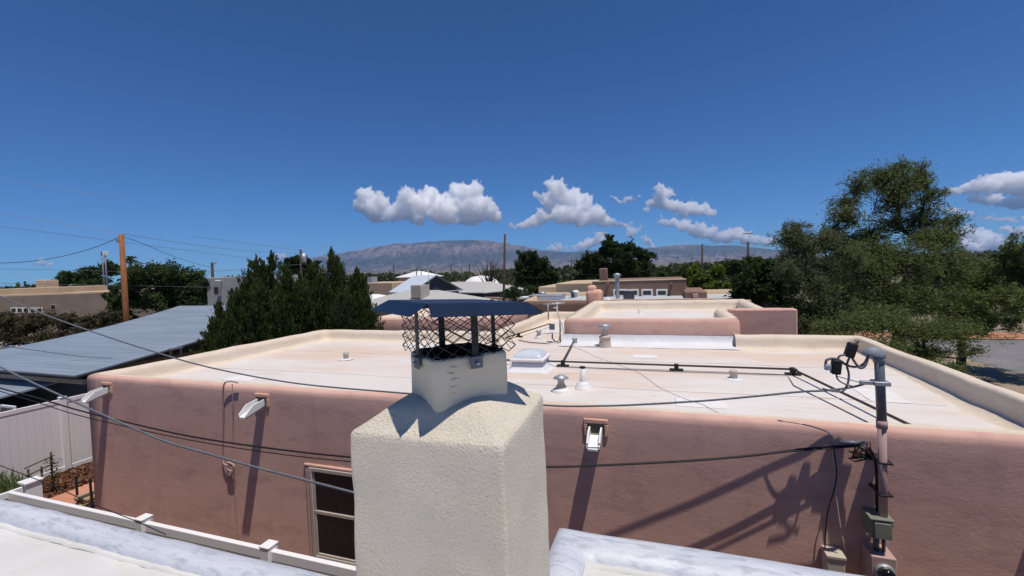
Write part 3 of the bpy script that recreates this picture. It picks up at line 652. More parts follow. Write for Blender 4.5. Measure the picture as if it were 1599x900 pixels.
for (px, py) in ((168, 606), (410, 625), (931, 668)):
    p = at(px, py, y=FY); canale(p.x, p.z - .07, length=.24 if px > 900 else .33)
p = at(1672, 720, y=FY); canale(p.x, p.z)

# window in the front wall
wx0, wx1 = at(487, 760, y=FY).x, at(487, 760, y=FY).x + 1.05
wz1, wz0 = at(484, 728, y=FY).z, at(488, 868, y=FY).z
wd = MB(); yy = FY - .045
for a, b in (((wx0, yy, wz0), (wx0 + .05, yy + .06, wz1)), ((wx1 - .05, yy, wz0), (wx1, yy + .06, wz1)), ((wx0 + .051, yy, wz1 - .05), (wx1 - .051, yy + .06, wz1)), ((wx0 + .051, yy, wz0), (wx1 - .051, yy + .06, wz0 + .05))): wd.box(a, b, .006)
zm = (wz0 + wz1) / 2 + .02
wf = wd.build('window', 'window_frame', H)
wd = MB(); 
for a, b in (((wx0 + .052, yy + .012, zm - .022), (wx1 - .052, yy + .05, zm + .022)), ((wx0 + .052, yy + .014, wz0 + .052), (wx0 + .082, yy + .05, zm - .024)), ((wx0 + .052, yy + .02, zm + .024), (wx0 + .08, yy + .05, wz1 - .052)),
             ((wx0 + .085, yy + .014, wz0 + .052), (wx1 - .06, yy + .05, wz0 + .08))): wd.box(a, b, .004)
wd.build('sash', 'window_frame', wf)
wd = MB(); wd.box((wx0 + .04, yy + .032, wz0 + .04), (wx1 - .04, yy + .038, wz1 - .04)); wd.build('window_pane', 'window_glass', wf)
wd = MB(); wd.box((wx0 - .10, FY - .03, wz1 + .002), (wx1 + .1, FY + .02, wz1 + .04), .015); wd.box((wx0 - .075, FY - .025, wz0 - .05), (wx0 - .003, FY + .02, wz1), .015); wd.build('window_surround', 'pink_stucco', wf)
exec_late = []
# ------------------------------------------------------------------ near house (the roof the view is taken from)
NHs = thing('near_house', 'cream house in the foreground with silver-coated parapet and stucco chimney', 'house', (0, 0, 0))
NP = [(7.5, 2.48), (-.63, 2.48), (-.63, 1.765), (-15, 1.765)]
sg = lambda a, b: [b, (a + b) / 2, a]
wl = MB(); sweep(wl, NP, [(-.01, 0), (0, 1.5), (0, 3.2), (.004, 3.262), (.016, 3.285), (.028, 3.292)], False, .25, .008, 2)
wl.build('house_wall', 'tan_stucco', NHs)
pr = MB(); sweep(pr, NP, [(.022, 3.289), (sg(.04, .05), 3.312), (sg(.075, .09), 3.328), (sg(.115, .15), 3.330), (sg(.155, .20), 3.316), (sg(.18, .235), 3.292), (sg(.19, .25), 3.262)], False, .07, .007, 3.5)
pr.build('silver_parapet', 'silver_coating', NHs)
pr = MB(); sweep(pr, NP, [(sg(.175, .235), 3.268), (sg(.19, .25), 3.277), (sg(.208, .268), 3.274), (sg(.214, .275), 3.262)], False, .06, .007, 9)
pr.build('edge_flashing', 'old_membrane', NHs)
pr = MB(); sheet(pr, -15, -.44, -6, 1.63, 3.262, .12, .012, 2.2); sheet(pr, -.44, 7.5, -6, 2.3, 3.262, .12, .012, 2.2); pr.build('near_roof_membrane', 'old_membrane', NHs)
cx0, cx1, cy0, cy1 = -1.008, -.458, 1.2, 1.67
CP = [(cx0, cy0), (cx1, cy0), (cx1, cy1), (cx0, cy1)]
def rounded(path, r, n=5):
    out = []; N = len(path)
    for i in range(N):
        p, a, b = Vector(path[i]), Vector(path[i - 1]), Vector(path[(i + 1) % N]); u = (a - p).normalized(); v = (b - p).normalized()
        for k in range(n + 1):
            t = k / n; q = (p + u * r) * (1 - t) ** 2 + p * 2 * t * (1 - t) + (p + v * r) * t * t; out.append((q.x, q.y))
    return out
def loft(mb, rings, amp, ns, cap=True):
    L = len(rings[0]); vs = [Vector(p) + nz(p, ns, amp) for r_ in rings for p in r_]; fs = []
    for i in range(len(rings) - 1):
        for k in range(L): fs.append((i * L + k, i * L + (k + 1) % L, (i + 1) * L + (k + 1) % L, (i + 1) * L + k))
    if cap: fs.append(tuple(range((len(rings) - 1) * L, len(rings) * L)))
    return mb.add(vs, fs, True)
def dense(path, step):
    out = []
    for i in range(len(path)):
        a, b = Vector(path[i]), Vector(path[(i + 1) % len(path)]); m = max(1, int((b - a).length / step))
        for j in range(m): q = a.lerp(b, j / m); out.append((q.x, q.y))
    return out
def densek(path, k=7):
    out = []; m_ = len(path)
    for i in range(m_):
        a, b = Vector(path[i]), Vector(path[(i + 1) % m_]); c = k if i % 6 == 5 else 1
        for j in range(c): q = a.lerp(b, j / c); out.append((q.x, q.y))
    return out
ccx, ccy = (cx0 + cx1) / 2, (cy0 + cy1) / 2
def shrink(path, f, z, zf=None, o=0):
    """pull a ring towards the chimney's axis; zf lifts it"""
    out = []
    for (x, y) in path:
        dx, dy = x - ccx, y - ccy
        out.append((ccx + dx * f, ccy + dy * f, z + (zf(x, y) if zf else 0)))
    return out
base = dense(rounded([(cx0, cy0), (cx1, cy0), (cx1, cy1), (cx0, cy1)], .016), .03)
tilt = lambda x, y: (y - cy0) * .05
ch = MB()
rings = [shrink(base, 1.06, 3.0)] + [shrink(base, 1.0 + .03 * (1 - t) ** 2, 3.25 + t * .95) for t in np.linspace(0, 1, 30)]
rings += [shrink(base, f, z, tilt) for f, z in ((.9995, 4.255), (.996, 4.268), (.986, 4.277), (.965, 4.283), (.9, 4.29), (.8, 4.308), (.7, 4.33), (.6, 4.348), (.45, 4.36), (.2, 4.365))]
loft(ch, rings, .006, 7)
chim = ch.build('chimney', 'cream_stucco', NHs); chim['label'] = 'thick cream stucco chimney with sloped shoulders in the centre foreground'
TH = .911; FX, FYc = -.722, 1.462
Mf = Matrix.Translation((FX, FYc, 0)) @ Matrix.Rotation(TH, 4, 'Z')
def fring(h1, h2, z, r=.045, step=.02):
    out = []
    for (x, y) in densek(rounded([(-h1, -h2), (h1, -h2), (h1, h2), (-h1, h2)], r), 11):
        q = Mf @ Vector((x, y, z)); out.append(tuple(q))
    return out
fl_ = MB(); hx, hy = .146, .128
loft(fl_, [fring(hx + .018, hy + .018, 4.305), fring(hx + .005, hy + .005, 4.325), fring(hx, hy, 4.35), fring(hx, hy, 4.42), fring(hx, hy, 4.465), fring(hx, hy, 4.50), fring(hx - .004, hy - .004, 4.51), fring(hx - .02, hy - .02, 4.513)], .005, 9, False)
flue = fl_.build('flue', 'flue_stucco', chim)
fl_ = MB(); loft(fl_, [fring(hx - .008, hy - .008, 4.514), fring(hx - .02, hy - .02, 4.518), fring(hx - .03, hy - .03, 4.505), fring(hx - .035, hy - .035, 4.42)], .008, 40)
fl_.build('flue_liner', 'soot', chim)
r0 = random.Random(2)
for k in range(5):
    z_ = 4.40 + k * .021; x_ = -hx + .035 + r0.uniform(0, .02); pts = [Mf @ Vector((x_ + j * .008, -hy - .0008, z_ + r0.uniform(-.003, .003))) for j in range(r0.randint(3, 5))]
    MB().tube(pts, .0011, 4).build('crack', 'weathered_vent', flue)

# chimney cap
CAP = thing('chimney_cap', 'dark blue sheet-metal chimney cap with black wire mesh sides', 'chimney cap', (FX, FYc, 4.515))
CAP.rotation_euler = (0, 0, TH)
ty = .059; Mc = Matrix.Rotation(ty, 4, 'Y') @ Matrix.Rotation(-.006, 4, 'X')
a_, b_, s_, h_, e_ = .187, .19, .063, .036, .016; zt = 4.694 - 4.515
def tp(x, y, z): q = Mc @ Vector((x, y, z)); return (q.x, q.y, q.z + zt)
lid = MB(); T = .0025
def panel(pts): 
    lid.add([tp(*p) for p in pts] + [tp(p[0], p[1], p[2] - T) for p in pts], [tuple(range(len(pts))), tuple(range(2 * len(pts) - 1, len(pts) - 1, -1))] + [(i, i + len(pts), (i + 1) % len(pts) + len(pts), (i + 1) % len(pts)) for i in range(len(pts))])
cr = [(-a_, -b_, 0), (a_, -b_, 0), (a_, b_, 0), (-a_, b_, 0)]; pk = (.02, .03, .006)
for i in range(4): panel([cr[i], cr[(i + 1) % 4], pk])
for q in ([(-a_, -b_, 0), (-a_ - e_, -b_ - s_, -h_), (a_ + e_, -b_ - s_, -h_), (a_, -b_, 0)], [(a_, -b_, 0), (a_ + s_, -b_ - e_, -h_), (a_ + s_, b_ + e_, -h_), (a_, b_, 0)],
          [(a_, b_, 0), (a_ + e_, b_ + s_, -h_), (-a_ - e_, b_ + s_, -h_), (-a_, b_, 0)], [(-a_, b_, 0), (-a_ - s_, b_ + e_, -h_), (-a_ - s_, -b_ - e_, -h_), (-a_, -b_, 0)]): panel(q)
# turned hem along the skirt edges
lid.build('lid', 'lid_metal', CAP)
ms = MB(); hm = .153; zb = .0; ztm = zt - .014
def strand(face, u0, z0, u1, z1):
    def P_(u, z):
        c = hm; q = [(u, -c), (c, u), (-u, c), (-c, -u)][face]; return Vector((q[0], q[1], z))
    a, b = P_(u0, z0), P_(u1, z1); ms.tube([a, b], .0016, 4, False)
cw, chh = .034, .023
NU = 10; du = 2 * hm / NU; NZ = 9; dz = (ztm - .002) / NZ
for f_ in range(4):
    off = rng.uniform(-.003, .003)
    for i in range(NU):
        for j in range(NZ):
            u0 = -hm + i * du; z0 = j * dz
            jit = lambda: rng.uniform(-.0012, .0012)
            sgn = (i + j) % 2
            if sgn: strand(f_, u0, z0 + jit(), u0 + du, z0 + dz + jit())
            else: strand(f_, u0, z0 + dz + jit(), u0 + du, z0 + jit())
ms.build('wire_mesh', 'black_metal', CAP)
for k in range(4):
    lg = MB(); Mk = Matrix.Rotation(k * math.pi / 2, 4, 'Z')
    hk = (hy if k % 2 == 0 else hx) + .006
    lg.box((-.013, -hk - .0035, -.005), (.013, -hk, zt - .004), .0008, 1, Mk)
    L_ = lg.build('leg', 'black_metal', CAP)
    br = MB(); br.box((-.024, -hk - .010, -.045), (.024, -hk - .0045, .0), .002, 2, Mk); br.box((-.024, -hk - .018, -.006), (.024, -hk - .006, -.002), .001, 1, Mk)
    bo = br.build('bracket', 'dark_grey_paint', L_)
    bb = MB(); bb.tube([Mk @ Vector((0, -hk - .022, -.026)), Mk @ Vector((0, -hk - .009, -.026))], .006, 6); bb.build('bolt', 'galvanised', L_)

# ------------------------------------------------------------------ roof fittings on the pink house
def lathe_thing(name, label, cat, p, parts, group=None):
    t = thing(name, label, cat, p, 0, group)
    for (n_, prof, m_) in parts: MB().lathe(prof, n=18).build(n_, m_, t)
    return t
RZ = 3.0
p = at(877, 612, z=RZ)
lathe_thing('roof_vent', 'stubby roof vent with shiny conical cap nearest the chimney', 'roof vent', p,
    [('collar', [(.135, -.01), (.13, .03), (.10, .055), (.085, .062)], 'vent_white'), ('pipe', [(.085, .055), (.065, .10), (.05, .12), (.05, .21)], 'weathered_vent'),
     ('cap', [(.0, .262), (.045, .245), (.115, .205), (.112, .200), (.0, .225)], 'galvanised')])
p = at(911, 608, z=RZ)
lathe_thing('plumbing_pipe', 'tall plain plumbing vent pipe with dark open top beside the conical cap vent', 'vent pipe', p,
    [('boot', [(.12, -.01), (.118, .035), (.105, .04), (.102, .075), (.07, .10), (.05, .125)], 'vent_white'), ('pipe', [(.048, .11), (.042, .15), (.042, .335), (.034, .335), (.034, .28)], 'vent_white'), ('dark_ring', [(.0435, .315), (.0435, .337), (.033, .337), (.033, .30), (0, .29)], 'soot')])  # near-black ring and floor at the pipe mouth, sharing the flue liner's material
p = at(1146, 592, z=RZ)
lathe_thing('vent_pipe', 'short grey capped vent stub alone on the right half of the roof', 'vent pipe', p,
    [('flange', [(.14, .0), (.12, .012), (.06, .02)], 'white_patch'), ('pipe', [(.055, .01), (.055, .09), (.062, .095), (.062, .125), (.05, .135), (0, .137)], 'weathered_vent')])
p = at(541, 561, z=RZ)
lathe_thing('vent_pipe', 'short vent stub alone on the left half of the roof', 'vent pipe', p,
    [('flange', [(.16, .0), (.14, .012), (.06, .02)], 'white_patch'), ('pipe', [(.05, .01), (.055, .09), (.06, .10), (.05, .15), (.035, .155), (.03, .12)], 'weathered_vent')])
p = at(946, 541, z=RZ)
lathe_thing('roof_flue', 'tall flue with flat round cap in front of the raised pink block', 'roof vent', (p.x, 10.02, RZ),
    [('base', [(.15, -.01), (.125, .12), (.12, .21), (.135, .215), (.13, .235), (.08, .265)], 'weathered_vent'), ('pipe', [(.07, .25), (.07, .43)], 'weathered_vent'), ('cap', [(.08, .40), (.09, .43), (.13, .45), (.135, .48), (.12, .505), (.05, .52), (0, .522)], 'galvanised')])
p = at(904, 536, z=RZ)
lathe_thing('vent_pipe', 'small silver vent stub left of the tall flat-capped flue', 'vent pipe', (p.x, 10.0, RZ), [('boot', [(.10, 0), (.08, .05), (.055, .08)], 'white_patch'), ('pipe', [(.055, .07), (.055, .17), (.07, .18), (.03, .2), (0, .2)], 'galvanised')])
p = at(842, 528, z=RZ)
lathe_thing('vent_pipe', 'silver vent stub between the chimney cap and the raised pink block', 'vent pipe', p, [('boot', [(.10, 0), (.08, .05), (.055, .08)], 'white_patch'), ('pipe', [(.055, .07), (.05, .15), (.09, .17), (.05, .2), (0, .2)], 'galvanised')])
p = at(868, 492, z=RZ)
lathe_thing('vent_pipe', 'farthest tan vent stub at the back of the low roof', 'vent pipe', p, [('boot', [(.12, 0), (.10, .05), (.07, .09)], 'vent_white'), ('pipe', [(.07, .07), (.07, .22), (.12, .26), (.05, .3), (0, .3)], 'weathered_vent')])
p = at(1000, 490, z=3.3)
lathe_thing('vent_pipe', 'small vent stub on top of the raised block', 'vent pipe', p, [('pipe', [(.09, -.01), (.065, .03), (.06, .14), (.05, .15), (0, .15)], 'vent_white')])

sk = thing('skylight', 'square domed skylight on a white curb beside the chimney cap', 'skylight', (-2.36, 7.75, RZ), .03); sk.scale = (.9, .9, .9)
o = MB(); rings = []
def sq(h, z, r=.03): return [(x, y, z) for x, y in densek(rounded([(-h, -h), (h, -h), (h, h), (-h, h)], r), 6)]
loft(o, [sq(.46, -.01), sq(.40, .015), sq(.335, .05) , sq(.315, .10), sq(.31, .19)], .006, 6, True); o.build('curb', 'white_patch', sk)
o = MB(); loft(o, [sq(.335, .175), sq(.345, .18), sq(.345, .225), sq(.33, .235), sq(.30, .236)], 0, 1, True); o.build('frame', 'vent_white', sk)
mat('dome_plastic', (.60, .64, .68), .18, spec=.7)
o = MB(); loft(o, [sq(.30, .236, .05), sq(.285, .275, .06), sq(.25, .315, .08), sq(.19, .35, .09), sq(.11, .372, .07), sq(.04, .38, .02)], 0, 1, True); o.build('dome', 'dome_plastic', sk)

# gas pipe on its rubber blocks
gp = thing('gas_pipe', 'long dark gas pipe running over the white roof on black blocks', 'pipe', (0, 0, 0))
Z = RZ + .09
def rz_(q): return (q[0], q[1], Z)
A = at(640, 556, z=Z); B_ = at(1240, 578, z=Z); C_ = at(1412, 666, z=Z); D_ = at(882, 562, z=Z)
o = MB(); o.tube([(-4.1, 7.86, Z), (D_.x, 7.92, Z), (B_.x - .03, 7.92, Z)], .017, 8); o.tube([(B_.x - .05, 7.92, Z), (B_.x + .02, 7.92, Z), (B_.x + .03, 7.86, Z)], .026, 8)
o.tube([(B_.x, 7.92, Z), (C_.x + .1, 5.32, Z), (C_.x + .1, 5.28, Z - .09)], .017, 8)
o.tube([(D_.x, 7.92, Z), (-2.03, 10.1, Z)], .015, 8); o.build('pipe', 'pipe_brown', gp)
o = MB(); o.tube([(-4.1, 9.0, Z), (-3.9, 10.2, Z), (-3.35, 13.2, Z + .02)], .017, 8); o.build('pipe', 'pipe_brown', gp)
o = MB(); o.tube([(-1.9, 7.83, RZ + .012), (0, 7.80, RZ + .012), (B_.x - .1, 7.80, RZ + .02), (B_.x - .16, 7.2, RZ + .012), (C_.x - .1, 5.35, RZ + .012)], .007, 6); o.build('cable', 'cable_grey', gp)
for (x_, y_) in ((at(886, 566, z=RZ).x, 7.92), (at(1056, 572, z=RZ).x, 7.92), (B_.x, 7.92), (-3.72, 11.2), (-3.0, 7.88)):
    o = MB(); o.box((x_ - .11, y_ - .05, RZ + .006), (x_ + .11, y_ + .05, RZ + .03), .006); o.box((x_ - .035, y_ - .045, RZ + .02), (x_ + .035, y_ + .045, RZ + .115), .012); o.build('support_block', 'black_rubber', gp)
# loose thin wire lying on the roof
o = MB(); pts = [at(px, py, z=RZ + .02) for px, py in ((895, 540), (930, 556), (975, 572), (1000, 582), (1030, 604), (1065, 620), (1100, 632), (1125, 645), (1140, 655))]
o.tube([(p.x, p.y, RZ + .012) for p in pts], .0035, 5); tag(o.build('loose_wire', 'weathered_vent'), 'thin loose wire curving across the white roof to its front edge', 'wire')
# antenna bracket at the left corner of the raised block
an = thing('antenna_mount', 'cluttered aerial mount with short arms and cables at the left corner of the raised block', 'antenna', (-2.42, 10.5, RZ))
o = MB(); o.tube([(0, -.02, .0), (0, -.02, .62)], .018, 7); o.tube([(0, -.02, .6), (-.18, .5, .72), (-.36, 1.3, .8)], .02, 6); o.build('post', 'weathered_vent', an)
o = MB(); o.tube([(-.75, 1.3, .82), (-.15, 1.35, .84)], .03, 6); o.tube([(-.62, 1.3, .4), (-.62, 1.3, .84)], .02, 6); o.tube([(-.45, 1.1, .84), (-.40, 1.6, .86)], .02, 6); o.build('cross_arm', 'galvanised', an)
o = MB(); o.tube([(.02, -.06, .55), (.03, -.09, .3), (-.02, -.1, .05), (-.3, -.3, .02), (-.7, -.2, .02), (-1.1, .1, .02)], .012, 6); o.tube([(.05, -.05, .5), (.1, -.08, .2), (.03, -.12, .03)], .008, 6); o.build('cable', 'cable_grey', an)
o = MB(); o.box((-.28, .02, .30), (-.16, .12, .44), .01); o.build('junction_box', 'dark_grey_paint', an)
# ladder top leaning on the left wall
ld = thing('ladder', 'top of a weathered ladder poking above the left edge of the white roof', 'ladder', (0, 0, 0))
lp0, lp1 = at(268, 546, x=-9.62), at(284, 546, x=-9.62)
for q in (lp0, lp1):
    o = MB(); o.box((q.x - .045, q.y - .02, 0.02), (q.x - .015, q.y + .02, q.z + .02), .004); o.build('rail', 'dark_wood', ld)
for z_ in (lp0.z + .0, lp0.z - .3, lp0.z - .6): o = MB(); o.box((lp0.x - .05, lp0.y - .04, z_ - .018), (lp0.x - .012, lp1.y + .04, z_ + .018), .004); o.build('rung', 'dark_grey_paint', ld)

# ------------------------------------------------------------------ electrical service on the front wall
MX, MY = at(1380, 700, y=4.60).x, 4.60
mtop = at(1373, 553, y=MY)
ms_ = thing('service_mast', 'grey electrical service mast with curved weatherhead rising above the pink wall', 'service mast', (MX, MY, 2.4))
mz = at(1375, 660, y=MY).z - 2.4; tx = mtop.x - MX; tz = mtop.z - 2.4
o = MB(); o.tube([(0, 0, 0), (tx * .35, 0, mz)], .032, 14); o.build('lower_conduit', 'meter_pink', ms_)
o = MB(); o.tube([(tx * .35, 0, mz - .02), (tx, 0, tz)], .036, 14); o.build('upper_conduit', 'dark_grey_paint', ms_)
o = MB(); o.tube([(tx * .35, 0, mz - .05), (tx * .36, 0, mz + .02)], .041, 14); o.build('coupling', 'meter_pink', ms_)
bm = bmesh.new(); bmesh.ops.create_uvsphere(bm, u_segments=24, v_segments=14, radius=1)
for v in bm.verts: v.co = Vector((v.co.x * .088, v.co.y * .056, v.co.z * (.075 if v.co.z > 0 else .06)))
bmesh.ops.bisect_plane(bm, geom=list(bm.verts) + list(bm.edges) + list(bm.faces), plane_co=(0, 0, -.008), plane_no=(-.28, 0, -1), clear_outer=True)
bmesh.ops.holes_fill(bm, edges=[e for e in bm.edges if e.is_boundary], sides=0); bm.verts.index_update()
o = MB(); c_ = Vector((tx - .036, 0, tz - .012)); o.add([v.co + c_ for v in bm.verts], [[v.index for v in f.verts] for f in bm.faces], True); bm.free()
o.build('weatherhead', 'hood_grey', ms_)
o = MB(); o.tube([(tx, 0, tz - .075), (tx, 0, tz - .02)], .043, 14); o.build('weatherhead_collar', 'hood_grey', ms_)
ck = at(1375, 598, y=MY).z - 2.4; fx = tx * .85
o = MB(); o.box((fx - .055, -.055, ck - .018), (fx + .062, .052, ck + .018), .006); o.box((fx - .15, -.03, ck - .016), (fx - .05, .0, ck + .016), .004); o.build('clamp', 'galvanised', ms_)
for zz in (at(1382, 722, y=MY).z, at(1382, 772, y=MY).z):
    o = MB(); o.box((-.045, -.042, zz - 2.408), (.055, .18, zz - 2.392), .002); o.build('strap', 'black_metal', ms_)
def Q(px, py, y): return at(px, py, y=y)
def wire(name, label, pts, r, m, group=None, n=6):
    # smooth a list of places with a Catmull-Rom curve
    pts = [Vector(p) for p in pts]; out = []
    for i in range(len(pts) - 1):
        p0, p1, p2, p3 = pts[max(i - 1, 0)], pts[i], pts[i + 1], pts[min(i + 2, len(pts) - 1)]
        for k in range(8):
            t = k / 8; out.append(.5 * ((2 * p1) + (p2 - p0) * t + (2 * p0 - 5 * p1 + 4 * p2 - p3) * t * t + (3 * p1 - p0 - 3 * p2 + p3) * t ** 3))
    out.append(pts[-1]); o = MB().tube(out, r, n).build(name, m); 
    return tag(o, label, 'wire', group)
yl = 4.60
dl = thing('drip_loop', 'looping black service leads with two black splice boxes left of the weatherhead', 'cable', (0, 0, 0))
def sub(name, pts, r, m, par):
    o = wire(name, None, pts, r, m); o.parent = par
    for k_ in ('category', 'label', 'group'):
        if k_ in o: del o[k_]
    return o
hd = (1357, 548)
sub('lead', [Q(1358, 551, yl), Q(1350, 568, yl), Q(1335, 573, yl - .01), Q(1322, 570, yl - .02), Q(1310, 562, yl - .03), Q(1300, 560, yl - .04), Q(1291, 563, yl - .05), Q(1290, 571, yl - .05)], .011, 'cable_grey', dl)
sub('lead', [Q(1357, 552, yl - .02), Q(1352, 570, yl - .03), Q(1344, 575, yl - .03), Q(1337, 568, yl - .03), Q(1330, 557, yl - .03), Q(1328, 553, yl - .03)], .011, 'cable_grey', dl)
sub('lead', [Q(1328, 556, yl - .04), Q(1323, 570, yl - .04), Q(1326, 585, yl - .04), Q(1324, 600, yl - .05), Q(1316, 611, yl - .06), Q(1300, 611, yl - .07), Q(1285, 607, yl - .08)], .009, 'cable_grey', dl)
sub('lead', [Q(1322, 555, yl - .06), Q(1312, 556, yl - .06), Q(1306, 566, yl - .06)], .009, 'cable_grey', dl)
sub('lead', [Q(1306, 584, yl - .06), Q(1309, 593, yl - .06), Q(1320, 600, yl - .06), Q(1334, 604, yl - .06)], .007, 'cable_grey', dl)
sub('lead', [Q(1308, 588, yl), Q(1330, 594, yl), Q(1350, 599, yl), Q(1362, 597, yl)], .004, 'galvanised', dl)
for (px, py, tl) in ((1329, 547, .28), (1306, 573, .10)):
    c = Q(px, py, yl - .04); M_ = Matrix.Translation(c) @ Matrix.Rotation(tl, 4, 'Y')
    o = MB(); o.box((-.036, -.035, -.065), (.036, .035, .065), .014, 3, M_); o.build('splice_box', 'black_rubber', dl)
c = Q(1292, 573, yl - .05); o = MB(); o.box((c.x - .02, c.y - .02, c.z - .028), (c.x + .028, c.y + .02, c.z + .02), .005); o.build('connector', 'galvanised', dl)
sub('lead', [Q(1334, 540, yl - .03), Q(1342, 533, yl - .03)], .006, 'black_rubber', dl)

yw = lambda px: 4.60 if px > 1350 else 4.70 - .055 * (1330 - px) / 100
wire('service_cable', 'long black service cable sweeping over the roof edge from the mast clamp past the chimney', [Q(px, py, yw(px)) for px, py in ((1356, 598), (1330, 605), (1290, 610), (1250, 612), (1180, 619), (1100, 626), (1000, 632), (940, 634), (870, 634), (760, 626), (640, 615), (520, 605), (450, 597), (370, 583), (300, 567), (220, 543), (150, 520), (80, 495), (0, 462), (-60, 436), (-200, 370))], .0105, 'cable_grey')
yv = lambda px: 4.74 - .062 * (1340 - px) / 100
wire('telephone_cable', 'dark cable running low across the pink wall into the mast, upper of the pair', [Q(px, py, yv(px)) for px, py in ((1345, 694), (1300, 698), (1240, 703), (1180, 711), (1100, 718), (1000, 724), (930, 727), (850, 729), (700, 724), (547, 714), (420, 700), (300, 682), (200, 660), (120, 640), (60, 622), (0, 606), (-100, 575))], .0105, 'black_rubber', 'cables crossing the pink wall')
wire('telephone_cable', 'dark cable running low across the pink wall, lower of the pair', [Q(px, py, yv(px) - .025) for px, py in ((1345, 697), (1240, 705), (1100, 719), (930, 728), (850, 730), (700, 729), (547, 721), (420, 707), (300, 688), (200, 667), (120, 648), (60, 629), (0, 611), (-100, 578))], .0065, 'black_rubber', 'cables crossing the pink wall')
wire('power_cable', 'thick twisted grey overhead cable drooping in front of the left wall to the chimney side', [Q(px, py, 3.0) for px, py in ((760, 815), (650, 795), (547, 768), (470, 748), (400, 730), (330, 710), (260, 690), (200, 665), (150, 643), (100, 620), (50, 597), (0, 573), (-120, 515))], .0105, 'cable_grey')
wire('overhead_wire', 'thin black wire sagging across the lower left corner over the patio', [Q(px, py, 3.1) for px, py in ((260, 835), (215, 815), (190, 805), (140, 785), (90, 762), (40, 742), (0, 727), (-120, 680))], .005, 'black_rubber')
wire('overhead_wire', 'thin wire just above the metal roof', [at(px, py, d=14) for px, py in ((-40, 535), (0, 540), (60, 548), (130, 557), (200, 560), (250, 558))], .008, 'black_rubber')

# dead-end clamp and tangle at mid mast
dc = thing('cable_clamp', 'black tangle of clamps where the low cables meet the mast', 'cable clamp', (MX, MY, 0))
o = MB(); a = Q(1312, 691, 4.55); b = Q(1352, 692, 4.56); o.tube([(a.x - MX, a.y - MY, a.z), (b.x - MX, b.y - MY, b.z)], .017, 7); o.build('wedge', 'dark_grey_paint', dc)
for k in range(7):
    o = MB(); r0 = random.Random(k); pts = [Q(1335 + 4 * k, 690, 4.55)] + [Q(1325 + r0.uniform(0, 45), 697 + r0.uniform(-6, 24), 4.54 + r0.uniform(-.02, .03)) for _ in range(4)] + [Q(1366, 712 + k, 4.6)]
    o.tube([(p.x - MX, p.y - MY, p.z) for p in pts], .006, 6); o.build('wire_tail', 'black_rubber', dc)
wire('conduit_cable', 'black cable strapped down the left side of the mast', [Q(1358, 700, 4.62), Q(1368, 725, 4.66), Q(1370, 780, 4.68), Q(1370, 850, 4.68), Q(1372, 866, 4.66)], .013, 'black_rubber')
wire('drop_wire', 'thin pale wire dropping down the wall into the small tan box', [Q(1215, 657, 4.70), Q(1250, 662, 4.66), Q(1280, 670, 4.68), Q(1299, 682, 4.72), Q(1302, 720, 4.73), Q(1306, 775, 4.73), Q(1314, 830, 4.72), Q(1321, 862, 4.72), Q(1318, 880, 4.73)], .006, 'weathered_vent')
wire('drop_wire', 'thin dark wire hanging down the wall left of the pale one', [Q(1300, 690, 4.73), Q(1307, 735, 4.72), Q(1303, 765, 4.73), Q(1293, 800, 4.73), Q(1289, 840, 4.73), Q(1289, 866, 4.73)], .006, 'black_rubber')

# breaker box, meter, small box
a = Q(1364, 815, 4.5); b = Q(1399, 850, 4.5)
bx = thing('breaker_box', 'grey-green electrical box on the mast above the meter', 'electrical box', ((a.x + b.x) / 2, 4.78, (a.z + b.z) / 2))
W_, H_ = (b.x - a.x) / 2, (a.z - b.z) / 2
o = MB(); o.box((-W_, -.24, -H_), (W_, -.05, H_), .012); o.build('body', 'box_green', bx)
o = MB(); o.box((-W_ - .008, -.252, H_ - .004), (W_ + .008, -.04, H_ + .012), .005); o.box((-W_ + .02, -.256, -H_ + .01), (W_ - .015, -.238, H_ - .02), .006); o.build('cover', 'box_green', bx)
o = MB(); o.box((W_ - .002, -.18, -.0), (W_ + .025, -.13, .03), .006); o.build('latch', 'dark_grey_paint', bx)
a = Q(1366, 872, 4.5); b = Q(1402, 930, 4.5)
mt = thing('electric_meter', 'pinkish electric meter box with round glass dial at the bottom of the mast', 'electric meter', ((a.x + b.x) / 2, 4.78, a.z - .2))
W2 = (b.x - a.x) / 2 + .01
o = MB(); o.box((-W2, -.25, -.22), (W2, -.03, .2), .01); o.build('housing', 'meter_pink', mt)
o = MB(); o.tube([(0, -.25, .075), (0, -.275, .075)], W2 * .82, 24); o.build('dial_ring', 'galvanised', mt)
o = MB(); o.tube([(0, -.276, .075), (0, -.33, .075), (0, -.345, .075)], [W2 * .7, W2 * .66, W2 * .5], 24); o.build('dial_glass', 'window_glass', mt)
o = MB(); o.tube([(-.02, -.15, .2), (-.02, -.15, bx.location.z - mt.location.z - H_)], .022, 10); o.tube([(.03, -.16, .2), (.03, -.16, bx.location.z - mt.location.z - H_)], .014, 10); o.build('nipple', 'dark_grey_paint', mt)
a = Q(1292, 868, 4.62); b = Q(1321, 868, 4.62)
tb_ = thing('utility_box', 'small tan utility box low on the pink wall left of the meter', 'electrical box', ((a.x + b.x) / 2, 4.78, a.z - .15))
o = MB(); o.box((-(b.x - a.x) / 2, -.16, -.15), ((b.x - a.x) / 2, .0, .15), .01); o.build('housing', 'box_tan', tb_)
o = MB(); o.box((-(b.x - a.x) / 2 - .006, -.17, .13), ((b.x - a.x) / 2 + .006, -.0, .156), .004); o.build('lid', 'box_tan', tb_)
